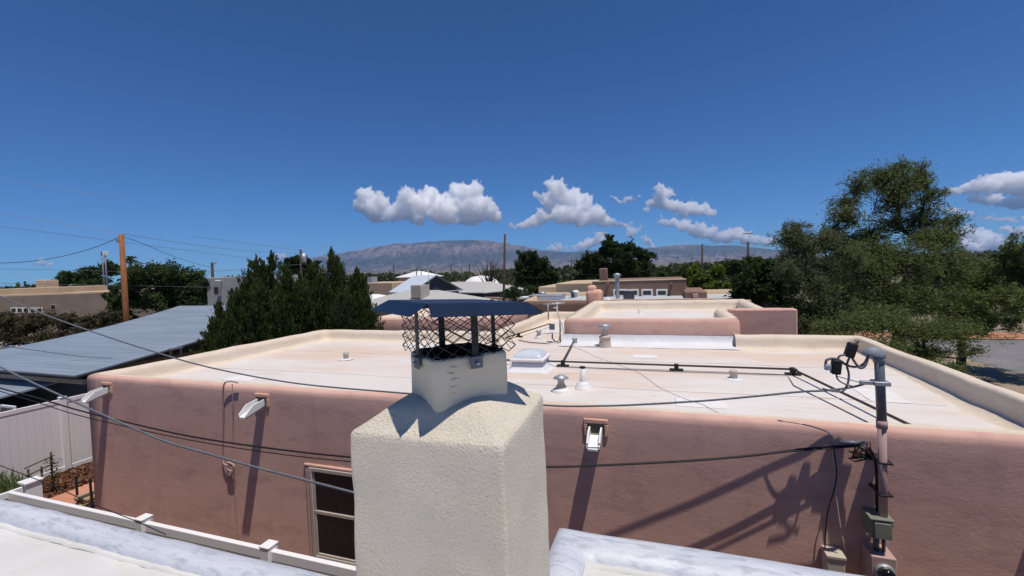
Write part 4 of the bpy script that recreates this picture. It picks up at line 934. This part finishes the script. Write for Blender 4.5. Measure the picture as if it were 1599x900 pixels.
# hanging cable on the left part of the wall
hc = thing('hanging_cable', 'looped pinkish cable and knot hanging down the wall left of the window', 'cable', (0, 0, 0))
yy_ = FY - .03
sub('loop', [Q(372, 598, yy_), Q(360, 596, yy_ - .01), Q(350, 602, yy_ - .02), Q(349, 640, yy_), Q(348, 690, yy_), Q(349, 722, yy_), Q(358, 728, yy_ - .02), Q(364, 735, yy_ - .02), Q(358, 750, yy_), Q(356, 738, yy_), Q(362, 726, yy_ - .01)], .011, 'meter_pink', hc)
sub('tail', [Q(363, 600, yy_), Q(364, 625, yy_ - .01), Q(364, 680, yy_), Q(367, 760, yy_), Q(372, 845, yy_ + .01)], .006, 'meter_pink', hc)
sub('twist', [Q(356, 722, yy_ - .02), Q(366, 727, yy_ - .03), Q(364, 736, yy_ - .03), Q(356, 732, yy_ - .03), Q(360, 722, yy_ - .02)], .012, 'meter_pink', hc)

# ------------------------------------------------------------------ yard on the left: fences, beds
VF = thing('vinyl_fence', 'tall white vinyl privacy fence beside the metal-roofed house', 'fence', (-14.75, 6, 0))
o = MB(); y_ = -7.0
while y_ < 7:
    o.box((-.018, y_, .08), (.018, y_ + .146, 1.80)); o.box((-.012, y_ + .1465, .08), (.012, y_ + .1495, 1.80)); y_ += .15
o.build('panel', 'white_vinyl', VF)
for (z0, z1) in ((1.80, 1.9), (.04, .16)): o = MB(); o.box((-.03, -7, z0), (.03, 7.1, z1), .006); o.build('rail', 'white_vinyl', VF)
for yp in (-4.6, -1.8, .92, 3.8, 7.1):
    o = MB(); o.box((-.05, yp - .06, 0), (.07, yp + .06, 1.93), .006); o.box((-.062, yp - .07, 1.93), (.082, yp + .07, 1.96), .008); o.build('post', 'white_vinyl', VF)
NF = thing('low_fence', 'white vinyl fence with square post caps between the two houses', 'fence', (0, 3.66, 0))
x0_ = -9.25
o = MB(); o.box((x0_, -.03, 1.68), (-1.0, .03, 1.79), .008); o.build('top_rail', 'white_vinyl', NF)
o = MB(); xx = x0_ + .06
while xx < -1: o.box((xx, -.014, .1), (xx + .145, .014, 1.69)); xx += .149
o.build('panel', 'white_vinyl', NF)
for (px, py) in ((225, 812), (420, 852)):
    q = at(px, py, y=3.66); o = MB(); o.box((q.x - .065, -.065, 0), (q.x + .065, .065, 1.83), .006); o.box((q.x - .072, -.072, 1.83), (q.x + .072, .072, 1.85), .008); o.build('post', 'white_vinyl', NF)
q = at(62, 748, y=3.9)
q = at(62, 748, y=4.0)
GF = thing('gate_fence', 'low white fence with a broad capped post at the end of the patio', 'fence', (q.x, 3.9, 0))
o = MB(); o.box((-.09, -.09, 0), (.09, .09, q.z), .006); o.box((-.11, -.11, q.z), (.11, .11, q.z + .035), .01); o.build('post', 'white_vinyl', GF)
o = MB(); o.box((-.025, -2.2, q.z - .12), (.025, -.095, q.z - .03), .006); o.build('rail', 'white_vinyl', GF)
o = MB(); o.box((-.02, -2.2, q.z - .42), (.02, -.095, q.z - .35), .006); o.build('rail', 'white_vinyl', GF)
o = MB(); o.box((-.012, -2.2, .1), (.012, -.095, q.z - .425)); o.build('panel', 'white_vinyl', GF)
# mulch bed
rng = np.random.default_rng(8)
n = 14000; px_ = rng.uniform(-14.7, -13.25, n); py_ = rng.uniform(4.6, 12.5, n); P = np.stack([px_, py_, .03 + .05 * rng.random(n)], 1)
mu = MB(); 
ml = leaf_mat('leaf_mulch', (.06, .025, .015), (.30, .15, .09), .0)
m_ = leaves_mesh('mulch', P, rng.normal(0, 1, (n, 3)) * np.array([1, 1, .25]), .09, .04, 'leaf_mulch', None, 3, .2)
tag(m_, 'brown bark mulch strip along the white fence', 'mulch', kind='stuff')
o = MB(); sheet(o, -14.75, -13.25, 4.5, 14, .02, .4, .02); struct(o.build('mulch_bed', 'mulch_mat'))
n = 15000; P = np.stack([rng.uniform(-18.5, -13.2, n), rng.uniform(3.3, 5.75, n), rng.uniform(0, .5, n)], 1)
m_ = leaves_mesh('ornamental_grass', P, np.tile([0, 0, 1.], (n, 1)), .38, .018, 'leaf_grass', None, 4, .35)
tag(m_, 'tuft of long green grass in front of the white fence', 'grass', kind='stuff')
# trellis
q = at(68, 735, x=-13.5)
TR = thing('trellis', 'small rustic wooden trellis with a thin vine beside the patio', 'trellis', (-13.5, 5.85, 0))
for (y_, h_) in ((-.2, .75), (.02, .72), (.2, .98)): o = MB(); o.tube([(0, y_, 0), (0, y_ + .01, h_)], .022, 6); o.build('post', 'dark_wood', TR)
for z_ in (.28, .68, .86): o = MB(); o.tube([(0.02, -.26, z_ - .06), (.02, .26, z_ + .03)], .014, 5); o.build('rail', 'dark_wood', TR)
n = 260; P = np.stack([rng.normal(.04, .05, n), .2 + rng.normal(0, .06, n), rng.uniform(0, .85, n)], 1); leaves_mesh('vine', P, rng.normal(0, 1, (n, 3)), .05, .03, 'leaf_brown', TR, 5)
# firewood rack
FR = thing('firewood_rack', 'black metal rack stacked with split firewood by the left corner of the pink wall', 'firewood rack', (-10.35, 5.25, 0))
o = MB()
for (x_, y_) in ((-.22, -.18), (.2, -.18), (-.22, .18), (.2, .18)): o.box((x_ - .015, y_ - .015, 0), (x_ + .015, y_ + .015, 1.22))
o.box((-.205, -.19, .1), (.185, .19, .13)); o.build('frame', 'black_metal', FR)
r0 = random.Random(4)
for k in range(18):
    o = MB(); z_ = .18 + (k // 3) * .13; x_ = -.12 + (k % 3) * .13
    o.tube([(x_, -.26, z_), (x_ + r0.uniform(-.02, .02), .26, z_)], .06 * r0.uniform(.8, 1.05), 6); l_ = o.build('log', 'tan_wood' if k % 2 else 'dark_wood', FR)

# metal-roofed house
MH = thing('metal_roof_house', 'low house on the left with wide blue-grey ribbed metal roof', 'house', (-18.5, 10.5, 0))
def loc(p, b=(-18.5, 10.5, 0), k=1.17): return (p[0] * k - b[0], p[1] * k - b[1], 4.8 + (p[2] - 4.8) * k - b[2])
rows = []
xr = [-13.15, -20.2]
def top(y, x):   # roof height along its slope: steeper towards the ridge
    t = (y - 6.45) / 7.4; k = (x + 13.15) / -7.05
    a = 2.68 + 1.04 * (.75 * t + .25 * t * t)
    b = 2.72 + 1.02 * (.25 * t + .75 * t ** 2.0)
    return a * (1 - k) + b * k
ro = MB(); vs, fs = [], []; NX, NY = 28, 14
def ridge_x(i): return -13.15 - 7.3 * i / NX
for i in range(NX + 1):
    for j in range(NY + 1):
        x_ = ridge_x(i) - (.0 if j == 0 else 0); y_ = 6.45 + 7.4 * j / NY; vs.append(loc((x_, y_, top(y_, x_))))
for i in range(NX):
    for j in range(NY): a = i * (NY + 1) + j; fs.append((a, a + 1, a + NY + 2, a + NY + 1))
ro.add(vs, fs, True)
rb = MB()
# ribs run across the slope direction seen in the photograph
for j in range(1, 38):
    y_ = 6.45 + 7.4 * j / 38
    rb.tube([loc((x_, y_, top(y_, x_) + .001)) for x_ in np.linspace(-13.2, -20.4, 16)], .007, 4)
mr = ro.build('roof', 'metal_roof', MH); rb.build('roof_rib', 'metal_roof', mr)
o = MB(); o.tube([loc((-13.13, y_, top(y_, -13.15) - .02)) for y_ in np.linspace(6.4, 13.8, 12)], .05, 5); o.tube([loc((x_, 6.42, top(6.42, x_) - .02)) for x_ in np.linspace(-13.1, -20.4, 8)], .04, 5); o.build('eave_trim', 'dark_siding', mr)
o = MB(); o.box(loc((-20, 7.4, 0)), loc((-13.9, 13.6, 2.62))); o.build('side_wall', 'tan_wood', MH)
o = MB(); o.box(loc((-20, 6.62, 2.42)), loc((-13.25, 6.72, 2.54)), .02); o.build('fascia', 'tan_stucco', MH)
o = MB(); o.box(loc((-22, 6.95, 0)), loc((-13.6, 7.39, 2.4))); o.build('porch_wall', 'dark_siding', MH)
o = MB(); o.poly([loc(p) for p in ((-22, 5.3, 2.12), (-15.2, 5.3, 2.12), (-14.6, 6.9, 2.40), (-22, 6.9, 2.44))], .05); o.build('porch_roof', 'metal_roof', MH)
o = MB(); o.box(loc((-22, 5.6, 0)), loc((-15.6, 5.65, 2.05))); o.build('porch_panel', 'dark_siding', MH)
o = MB(); q0, q1 = at(2, 632, y=5.58), at(24, 632, y=5.58); o.box(loc((q0.x, 5.56, q0.z - .4)), loc((q1.x, 5.60, q0.z)), .01); wdw = o.build('window', 'white_vinyl', MH)
o = MB(); o.box(loc((q0.x + .05, 5.55, q0.z - .36)), loc((q1.x - .05, 5.565, q0.z - .05))); o.build('pane', 'window_glass', wdw)

# ------------------------------------------------------------------ middle distance
def house_box(t, name, x0, x1, y0, y1, z0, z1, m, bev=.05): 
    o = MB(); o.box((x0, y0, z0), (x1, y1, z1), bev); return o.build(name, m, t)
# brown adobe neighbour behind
BH = thing('brown_house', 'brown flat-roofed house with a raised wing and three white windows behind the pink block', 'house', (0, 0, 0))
a = at(800, 470, y=19.9)
sw = MB(); BP = [(-6.4, 19.9), (4, 19.9), (4, 27), (-7.4, 27)]
sweep(sw, BP, [(0, 0), (0, 3.1), (.02, 3.28), (.08, 3.31)], True, .6, .01); sw.build('wall', 'brown_stucco', BH)
sw = MB(); sweep(sw, BP, [(.078, 3.308), (.25, 3.32), (.3, 3.12), (.34, 3.06)], True, .6, .01); sw.build('parapet_top', 'tan_stucco', BH)
mat('grey_roof', (.42, .44, .45), .8, c2=(.52, .53, .54), vs=1.2)
sw = MB(); sheet(sw, -7, 3.8, 20.1, 26.9, 3.08, .8, .01); sw.build('roof', 'grey_roof', BH)
yb = 25.6
a0, a1 = at(925, 440, y=yb), at(1072, 440, y=yb); zt_ = at(1000, 438.5, y=yb).z
house_box(BH, 'raised_wing', a0.x, a1.x, yb, yb + 6, 0, zt_, 'brown_stucco', .06)
o = MB(); o.box((a0.x - .02, yb - .03, zt_ - .02), (a1.x + .02, yb + .25, zt_ + .04), .03); o.build('coping', 'tan_stucco', BH)
for (p0, p1) in ((958, 980), (980, 998), (1002, 1020), (1025, 1043)):
    q0, q1 = at(p0, 452, y=yb), at(p1, 463, y=yb); 
    o = MB(); o.box((q0.x, yb - .05, q1.z), (q1.x, yb + .02, q0.z), .01); wn = o.build('window', 'white_paint', BH)
    o = MB(); o.box((q0.x + .09, yb - .055, q1.z + .09), (q1.x - .09, yb - .04, q0.z - .09)); o.build('pane', 'window_glass', wn)
    o = MB(); o.box((q0.x + .09, yb - .062, (q0.z + q1.z) / 2 - .02), (q1.x - .09, yb - .056, (q0.z + q1.z) / 2 + .02)); o.build('sash', 'dark_siding', wn)
for px in (950, 1049):
    q = at(px, 443, y=yb); o = MB(); o.box((q.x - .08, yb - .32, q.z - .07), (q.x + .08, yb, q.z + .07), .02); o.build('canale', 'brown_stucco', BH)
c0, c1 = at(937, 436, y=yb + 1.5), at(949, 436, y=yb + 1.5); ct = at(943, 419, y=yb + 1.5).z
house_box(BH, 'chimney', c0.x, c1.x, yb + 1.3, yb + 1.8, zt_ - .3, ct, 'brown_stucco', .06)
c0, c1 = at(1070, 458, y=23.5), at(1105, 458, y=23.5); zz = at(1090, 455.5, y=23.5).z
house_box(BH, 'side_wing', c0.x, c1.x, 23.5, 27.5, 0, zz, 'brown_stucco', .06)
q = at(1086, 462, y=23.5); o = MB(); o.box((q.x - .12, 23.1, q.z - .1), (q.x + .12, 23.5, q.z + .1), .02); o.build('canale', 'meter_pink', BH)
q = at(965, 466, y=21.5)
lathe_thing('stove_pipe', 'tall thin galvanised stove pipe in front of the first white window', 'stove pipe', (q.x, 21.5, 3.05), [('base', [(.22, 0), (.2, .12), (.1, .2)], 'white_patch'), ('pipe', [(.09, .1), (.09, at(965, 433, y=21.5).z - 3.05)], 'galvanised'), ('cap', [(.09, at(965, 433, y=21.5).z - 3.07), (.17, at(965, 433, y=21.5).z - 3.0), (.17, at(965, 433, y=21.5).z - 2.9), (0, at(965, 433, y=21.5).z - 2.85)], 'galvanised')])
q0, q1 = at(974, 467, y=21.8), at(990, 455, y=21.8)
ac = thing('air_conditioner', 'black roof air conditioner between the stove pipe and the white windows', 'air conditioner', ((q0.x + q1.x) / 2, 22, 3.05))
hw = (q1.x - q0.x) / 2; hh = q1.z - 3.05
o = MB(); o.box((-hw, -.3, .06), (hw, .3, hh), .03); o.build('cabinet', 'black_metal', ac)
o = MB(); 
for k in range(9): o.box((-hw + .04, -.315, .14 + k * (hh - .2) / 9), (hw - .04, -.302, .14 + k * (hh - .2) / 9 + .02))
o.build('louvre', 'dark_grey_paint', ac)
q = at(948, 467, y=21)
lathe_thing('skylight', 'pale dome skylight behind the small pink chimney', 'skylight', (q.x, 21.2, 3.06), [('curb', [(.36, 0), (.36, .1), (.33, .12)], 'vent_white'), ('dome', [(.33, .12), (.3, .2), (.18, .27), (0, .3)], 'dome_plastic')])
for k, (px, py, nm) in enumerate(((848, 467, 'left'), (900, 463, 'middle'), (915, 459, 'right'))):
    q = at(px, py, z=3.08)
    lathe_thing('roof_vent', ['small silver vent at the left edge of the grey roof', 'dark squat vent in the middle of the grey roof', 'white mushroom vent at the back of the grey roof'][k], 'roof vent', (q.x, min(q.y, 25.3), 3.06), [('pipe', [(.16, 0), (.1, .08), (.09, .3)], ['galvanised', 'dark_grey_paint', 'vent_white'][k]), ('cap', [(.2, .3), (.22, .36), (.1, .44), (0, .45)], ['galvanised', 'dark_grey_paint', 'white_paint'][k])])
q = at(875, 462, z=3.08); sw = MB(); sw.box((-.9, -.6, 0), (.9, .6, .22), .03); sb = sw.build('curb', 'white_patch')
sl = thing('roof_hatch', 'low pale rectangular hatch on the grey roof', 'roof hatch', (q.x, 24, 3.08)); sb.parent = sl
o = MB(); o.box((-.95, -.65, .221), (.95, .65, .28), .02); o.build('lid', 'galvanised', sl)
# tan block left of it
TB = thing('tan_house', 'tan flat-roofed block adjoining the left of the brown house', 'house', (0, 0, 0))
yq = 28
c0, c1 = at(868, 448, y=yq), at(926, 448, y=yq); zz = at(890, 442.5, y=yq).z; house_box(TB, 'wall', c0.x, c1.x, yq, yq + 6, 0, zz, 'tan_stucco', .06)
c2, c3 = at(841, 452, y=yq + .5), at(868, 452, y=yq + .5); z2 = at(850, 448, y=yq + .5).z; house_box(TB, 'side_wall', c2.x, c3.x - .02, yq + .5, yq + 5, 0, z2, 'tan_stucco', .06)
o = MB(); o.box((c2.x - 1, yq - .6, z2 - .75), (c3.x, yq + .4, z2 - .6), .02); o.build('porch_roof', 'white_paint', TB)

def hip_house(name, label, cx, cy, hx, hy, zw, zr, rl, rz, mroof, mwall, over=.5, gable=False):
    t = thing(name, label, 'house', (cx, cy, 0), rz)
    o = MB(); o.box((-hx, -hy, 0), (hx, hy, zw)); wl_ = o.build('wall', mwall, t)
    if gable:
        o2 = MB(); o2.add([(hx, -hy, zw), (hx, hy, zw), (hx, 0, zr - .05), (-hx, -hy, zw), (-hx, hy, zw), (-hx, 0, zr - .05)], [(0, 1, 2), (5, 4, 3), (0, 2, 5, 3), (1, 4, 5, 2)]); o2.build('gable', mwall, t)
    a, b = hx + over, hy + over; zl = zw - .02; r = a if gable else rl
    o = MB(); T_ = .09
    V = [(-a, -b, zl), (a, -b, zl), (a, b, zl), (-a, b, zl), (-r, 0, zr), (r, 0, zr)]; V2 = [(p[0], p[1], p[2] + T_) for p in V]
    fs = [(0, 1, 5, 4), (2, 3, 4, 5)] + ([(1, 2, 5), (3, 0, 4)] if not gable else [])
    o.add(V2 + V, fs + [tuple(i + 6 for i in f[::-1]) for f in fs] + [(0, 6, 7, 1), (1, 7, 8, 2), (2, 8, 9, 3), (3, 9, 6, 0)]); o.build('roof', mroof, t)
    return t
# grey-white hip roof right behind the cap
c = at(655, 470, d=27)
hip_house('hip_roof_house', 'pale grey hip-roofed house directly behind the chimney cap', c.x - .1, c.y + .6, 3.7, 2.7, 2.75, 3.65, 1.4, R(-15), 'grey_shingle', 'grey_stucco')
q = at(657, 463, d=26)
ev = thing('swamp_cooler', 'tan louvred evaporative cooler on the pale hip roof', 'cooler', (q.x, q.y, q.z - .15), R(-15))
o = MB(); o.box((-.42, -.35, .06), (.42, .35, .82), .02); o.build('cabinet', 'weathered_vent', ev)
o = MB()
for k in range(11): o.box((-.38 + k * .072, -.365, .12), (-.35 + k * .072, -.352, .76))
o.build('louvre', 'box_tan', ev)
o = MB()
for (x_, y_) in ((-.4, -.33), (.4, -.33), (.4, .33), (-.4, .33)): o.tube([(x_, y_, -.3), (x_, y_, .1)], .025, 5)
o.build('stand', 'galvanised', ev)
for px, py, lb in ((676, 440, 'left of two thin antenna masts beside the evaporative cooler'), (663, 436, 'right of the pair of thin antenna masts over the evaporative cooler')):
    pass
q = at(671, 462, d=26.5); o = MB(); o.tube([(q.x, q.y, q.z - .5), (q.x, q.y, q.z + 1.5)], .02, 6); tag(o.build('antenna_mast', 'galvanised'), 'thin antenna mast just right of the evaporative cooler', 'antenna')
c = at(655, 462, d=42)
hip_house('metal_gable_house', 'house with bright blue-white metal gable roof and dark gable end', c.x, c.y + 1.2, 2.3, 2.4, 3.0, 4.5, 0, R(-35), 'bright_metal_roof', 'dark_siding', .3, True)
c = at(735, 462, d=52)
hip_house('dark_house', 'long dark-walled house with low grey roof right of the metal gable', c.x, c.y, 5.2, 3.0, 2.5, 3.5, 3.2, R(-22), 'grey_shingle', 'dark_siding')
c = at(590, 470, d=33)
hip_house('white_roof_house', 'low house with white roof beside the right juniper', c.x - 1.6, c.y, 3.2, 2.4, 2.6, 3.3, 2, R(-12), 'white_paint', 'dark_siding')
c = at(605, 452, d=70); t = thing('tan_house', 'long tan flat-roofed house behind the white roof', 'house', (c.x, c.y, 0), R(-20)); o = MB(); o.box((-5.5, -3, 0), (5.5, 3, 3.6), .08); o.build('wall', 'tan_stucco', t); o = MB(); o.box((-2.2, -2, 3.6), (-1, -1, 4.5), .03); o.build('rooftop_cooler', 'galvanised', t)
c = at(655, 440, d=95); hip_house('shed', 'small tan house with white roof among the far trees', c.x, c.y, 3.6, 3, 4.0, 5.2, 1, R(-30), 'white_paint', 'tan_stucco')
c = at(752, 444, d=80); 
t = thing('storage_dome', 'white rounded shed roof left of the leaning pole', 'shed', (c.x, c.y, 0)); MB().lathe([(3.1, 0), (3.1, 2.4)], n=20).build('wall', 'box_tan', t); MB().lathe([(3.3, 2.4), (2.7, 3.2), (1.6, 3.8), (0, 4.0)], n=20).build('roof', 'white_paint', t)
c = at(775, 458, d=45); t = thing('garden_wall', 'long low tan wall in front of the dark house', 'wall', (c.x, c.y, 0), R(-18)); o = MB(); o.box((-4.5, -.12, 0), (5.5, .12, 2.1), .03); o.build('wall', 'tan_stucco', t)
# grey two-storey block behind junipers
gz = at(350, 433, d=27).z; c0 = at(323, 450, d=27); c1 = at(405, 450, d=27)
GB = thing('grey_building', 'plain grey stucco two-storey block left of the junipers', 'house', (c0.x, c0.y, 0), math.atan2(c1.y - c0.y, c1.x - c0.x))
Lg = (c1 - c0).length; o = MB(); o.box((0, 0, 0), (Lg, 5, gz), .04); o.build('wall', 'grey_stucco', GB)
o = MB(); o.box((.46, -.03, gz - .95), (.72, .02, gz - .56), .01); wn = o.build('window', 'dark_siding', GB); o = MB(); o.box((.49, -.04, gz - .92), (.69, -.032, gz - .59)); o.build('pane', 'window_glass', wn)
o = MB(); o.tube([(.95, -.02, gz - .25), (.95, -.25, gz - .2)], .03, 6); o.box((.80, -.42, gz - .25), (1.05, -.22, gz - .17), .03); o.build('wall_lamp', 'white_vinyl', GB)
# far-left tan house
d = 46; zt_ = at(80, 460, d=d).z; c0 = at(-60, 460, d=d); c1 = at(165, 460, d=d)
LH = thing('adobe_house', 'long brown and tan flat-roofed house beyond the hedge at the far left', 'house', (c0.x, c0.y, 0), math.atan2(c1.y - c0.y, c1.x - c0.x)); Ll = (c1 - c0).length
o = MB(); o.box((0, 0, 0), (Ll, 9, zt_), .06); o.build('wall', 'greybrown_stucco', LH)
o = MB(); o.box((.1, .3, zt_ - .1), (Ll - .1, 8.9, zt_ + .12), .05); o.build('roof', 'tan_stucco', LH)
o = MB(); o.box((0, 2, zt_ + .1), (Ll * .53, 8, zt_ + .75), .06); o.build('upper_wall', 'tan_stucco', LH)
o = MB(); o.box((Ll * .34, 2.5, zt_ + .7), (Ll * .41, 4, zt_ + 1.55), .06); o.build('chimney', 'tan_stucco', LH)
for k, px in enumerate((16, 26, 36, 47, 58, 80)):
    u = (at(px, 486, d=d) - c0).length; zc = at(px, 485 if k < 5 else 480, d=d).z; o = MB(); o.box((u - .3, -.04, zc - .28), (u + .3, .02, zc + .28), .01); wn = o.build('window', 'white_paint' if k != 5 else 'meter_pink', LH); o = MB(); o.box((u - .22, -.05, zc - .2), (u + .22, -.041, zc + .2)); o.build('pane', 'window_glass', wn)
# small white trailer behind the metal roof
c = at(42, 543, d=24); t = thing('garden_shed', 'small white slatted box behind the hedge side of the metal roof', 'shed', (c.x, c.y, 0), R(20)); o = MB(); o.box((-.8, -.5, 0), (.8, .5, c.z + .2), .03); o.build('body', 'white_paint', t)
o = MB(); 
for k in range(12): o.box((-.75 + k * .13, -.52, c.z - .35), (-.7 + k * .13, -.505, c.z + .12))
o.build('slat', 'box_tan', t)

# ------------------------------------------------------------------ poles and overhead wires
def pole(name, label, top, base_px, d, r, m='pole_wood', arms=(), extra=None):
    tpt = at(*top, d=d); b = at(base_px, 450, d=d)
    t = thing(name, label, 'utility pole', (b.x, b.y, 0)); lean = tpt - Vector((b.x, b.y, 0))
    o = MB(); o.tube([(0, 0, -.1), lean * .5, lean], [r * 1.15, r, r * .85], 10); o.build('pole', m, t)
    for (z_, w_, th) in arms:
        q = lean * (z_ / lean.z); o = MB(); dx, dy = math.cos(th) * w_, math.sin(th) * w_
        o.tube([q + Vector((-dx, -dy, 0)), q + Vector((dx, dy, 0))], .055, 6); ao = o.build('crossarm', 'dark_wood', t)
        o = MB()
        for k in (-.9, -.45, .45, .9): c_ = q + Vector((dx * k, dy * k, .05)); o.tube([c_, c_ + Vector((0, 0, .14))], .035, 6)
        ob = o.build('insulators', 'vent_white', ao)
    return t, lean, b
t, lean, b = pole('utility_pole', 'tall orange-brown wooden pole rising behind the metal roof on the left', (190, 366), 193, 22, .125)
o = MB(); o.box((-.3 + lean.x, lean.y - .1, lean.z - .4), (-.12 + lean.x, lean.y + .05, lean.z - .2), .02); o.build('bracket', 'galvanised', t)
pole('utility_pole', 'dark leaning pole rising right of the chimney cap', (789, 366), 782, 27, .075, 'dark_wood')
P3 = pole('utility_pole', 'thin dark pole standing alone before the right-hand mountain', (1097, 381), 1097, 60, .13, 'dark_wood')
P4 = pole('utility_pole', 'dark pole with short crossarm over the grey-green tree', (1168.5, 378), 1169, 58, .17, 'dark_wood', arms=((8.4, .6, .3),))
t, lean, b = pole('utility_pole', 'dark pole carrying a grey transformer above the conical tree', (470, 390), 470, 36, .11, 'dark_wood')
o = MB(); o.tube([(lean.x + .28, lean.y, lean.z - 1.05), (lean.x + .28, lean.y, lean.z - .35)], .2, 12); o.build('transformer', 'galvanised', t)
t, lean, b = pole('utility_pole', 'short dark pole with lamp arm above the grey block', (331.5, 410), 332, 42, .13, 'dark_wood'); o = MB(); o.box((lean.x, lean.y - .05, lean.z - .15), (lean.x + .55, lean.y + .05, lean.z - .03), .02); o.build('lamp_arm', 'galvanised', t)
far = [((705, 412), 90, .12), ((721, 418), 120, .12), ((733.5, 412), 80, .12), ((767, 408), 75, .12), ((651, 418), 70, .09), ((658, 419), 75, .08), ((615, 414), 90, .12), ((893, 405), 95, .16)]
lbl = ['thin far pole at the mountain foot, tallest of the far row', 'faint far pole between the two taller ones', 'far pole rising out of the dark grey house roof', 'far pole with bare tree beside it left of the leaning pole', 'thin far pole over the evaporative cooler', 'slimmer far pole just right of the one over the cooler', 'far pole left above the green trees', 'far pole with a wide crossarm left of the broad dark tree']
for k, (tpx, d, r) in enumerate(far): pole('utility_pole', lbl[k], tpx, tpx[0], d, r, 'dark_wood', arms=((at(*tpx, d=d).z - .4, 1.2, .2),) if k in (4, 7) else ())
# bare tree beside far pole
c = at(765, 440, d=72); t = thing('bare_tree', 'leafless grey-brown tree left of the leaning pole', 'tree', (c.x, c.y, 0)); o = MB(); r0 = np.random.default_rng(3)
for k in range(34):
    u = r0.normal(0, 1, 3); e = Vector((u[0] * 1.5, u[1] * 1.5, 5.2 + abs(u[2]) * 1.1)); o.tube(curve_pts((0, 0, 1 + k * .06), e, .08, r0, 4), list(np.linspace(.09, .015, 5)), 4, False)
o.build('trunk', 'bark', t)
# palms
for (px, py, d, lb) in ((203, 405, 60, 'small palm top peeping out right behind the wooden pole'), (97, 427, 95, 'tiny palm on the far left skyline')):
    c = at(px, py, d=d); t = thing('palm_tree', lb, 'tree', (c.x, c.y, 0)); o = MB(); o.tube([(0, 0, 0), (.1, 0, c.z)], [.22, .16], 7); o.build('trunk', 'bark', t)
    n = 900; r0 = np.random.default_rng(6); k = r0.integers(0, 22, n); th = k * 2.4; el = ((k % 5) - 1) * .35; tt = r0.random(n); L_ = 1.0 if d < 70 else .9
    P = np.stack([np.cos(th) * np.cos(el) * tt * L_, np.sin(th) * np.cos(el) * tt * L_, c.z + np.sin(el) * tt * L_ - .5 * tt ** 2 * L_], 1); leaves_mesh('crown', P, np.stack([np.cos(th), np.sin(th), el * 0 - .3], 1), .35, .08, 'leaf_mid', t, 2, .5)
# cell antennas
c = at(163, 396, d=70); t = thing('antenna_tower', 'pair of panel antennas on a mast above the left trees', 'antenna', (c.x, c.y, 0)); o = MB(); o.tube([(.2, 0, 0), (.2, 0, c.z + .1)], .12, 7); o.tube([(-.5, 0, 0), (-.5, 0, c.z - .6)], .1, 7); o.build('mast', 'dark_grey_paint', t)
for x_ in (-.55, -.2, .3, .7): o = MB(); o.box((x_ - .1, -.1, c.z - .35), (x_ + .1, .1, c.z + .3), .03); o.build('panel_antenna', 'white_paint' if x_ != -.55 else 'dark_grey_paint', t)

def span(label, pts, d, r=.012, m='black_rubber', ds=None, group=None):
    ds = ds or [d] * len(pts); wire('overhead_wire', label, [at(px, py, d=dd) for (px, py), dd in zip(pts, ds)], r, m, group, 5)
span('dark wire drooping from the wooden pole top to the left edge', [(188, 370), (150, 386), (100, 400), (50, 408), (0, 411), (-60, 408)], 22, .014)
span('dark wire running from the wooden pole down towards the grey block', [(192, 370), (225, 381), (260, 396), (300, 410), (330, 418)], 22, .014, ds=[22, 26, 30, 36, 41.8])
G = 'high wires strung past the wooden pole'
span('highest pale wire fading into the sky at upper left', [(-60, 270), (0, 281), (70, 291), (144, 303), (200, 310)], 20, .006, 'galvanised')
span('wire reaching the very top of the wooden pole from the left', [(-60, 323), (0, 332), (60, 342), (120, 353), (190, 367)], 22, .009, 'galvanised')
span('wire passing just behind the wooden pole below its top', [(-60, 345), (9, 355), (90, 365), (180, 377), (300, 392), (405, 405)], 23, .009, 'cable_grey', ds=[23, 23, 23, 23, 29, 35])
span('wire leading from the wooden pole top to the transformer pole', [(195, 366), (260, 376), (330, 386), (400, 393), (470, 396)], 22, .010, 'cable_grey', ds=[22, 25, 29, 32, 36])
span('faint wire high between the wooden pole and the transformer pole', [(300, 370), (370, 378), (430, 386), (470, 391)], 28, .009, 'cable_grey', ds=[28, 31, 34, 36])
span('low wire crossing in front of the left trees', [(-60, 420), (60, 421), (190, 424), (330, 424), (480, 412)], 30, .012, 'cable_grey')
span('second low wire crossing in front of the left trees', [(-60, 441), (60, 444), (190, 446), (330, 449), (420, 452)], 26, .010, 'cable_grey')
span('wire across the mountain foot towards the leaning pole', [(570, 425), (640, 421), (705, 418), (767, 415), (785, 413)], 75, .03, 'cable_grey')
span('wire from the leaning pole past the broad dark tree', [(787, 415), (840, 412), (893, 407)], 80, .03, 'cable_grey')
span('upper wire from the single dark pole to the crossarm pole', [(1097, 383), (1130, 379), (1168, 380), (1230, 384), (1300, 388)], 58, .022, 'cable_grey')
span('lower wire at the crossarm pole', [(1050, 384), (1097, 386), (1168, 383), (1230, 387), (1300, 391)], 58, .02, 'cable_grey')
span('upper wire crossing the gap at the right edge', [(1480, 391), (1540, 391), (1620, 389)], 70, .022, 'cable_grey')
span('lower wire crossing the gap at the right edge', [(1480, 396), (1540, 396), (1620, 395)], 70, .022, 'cable_grey')
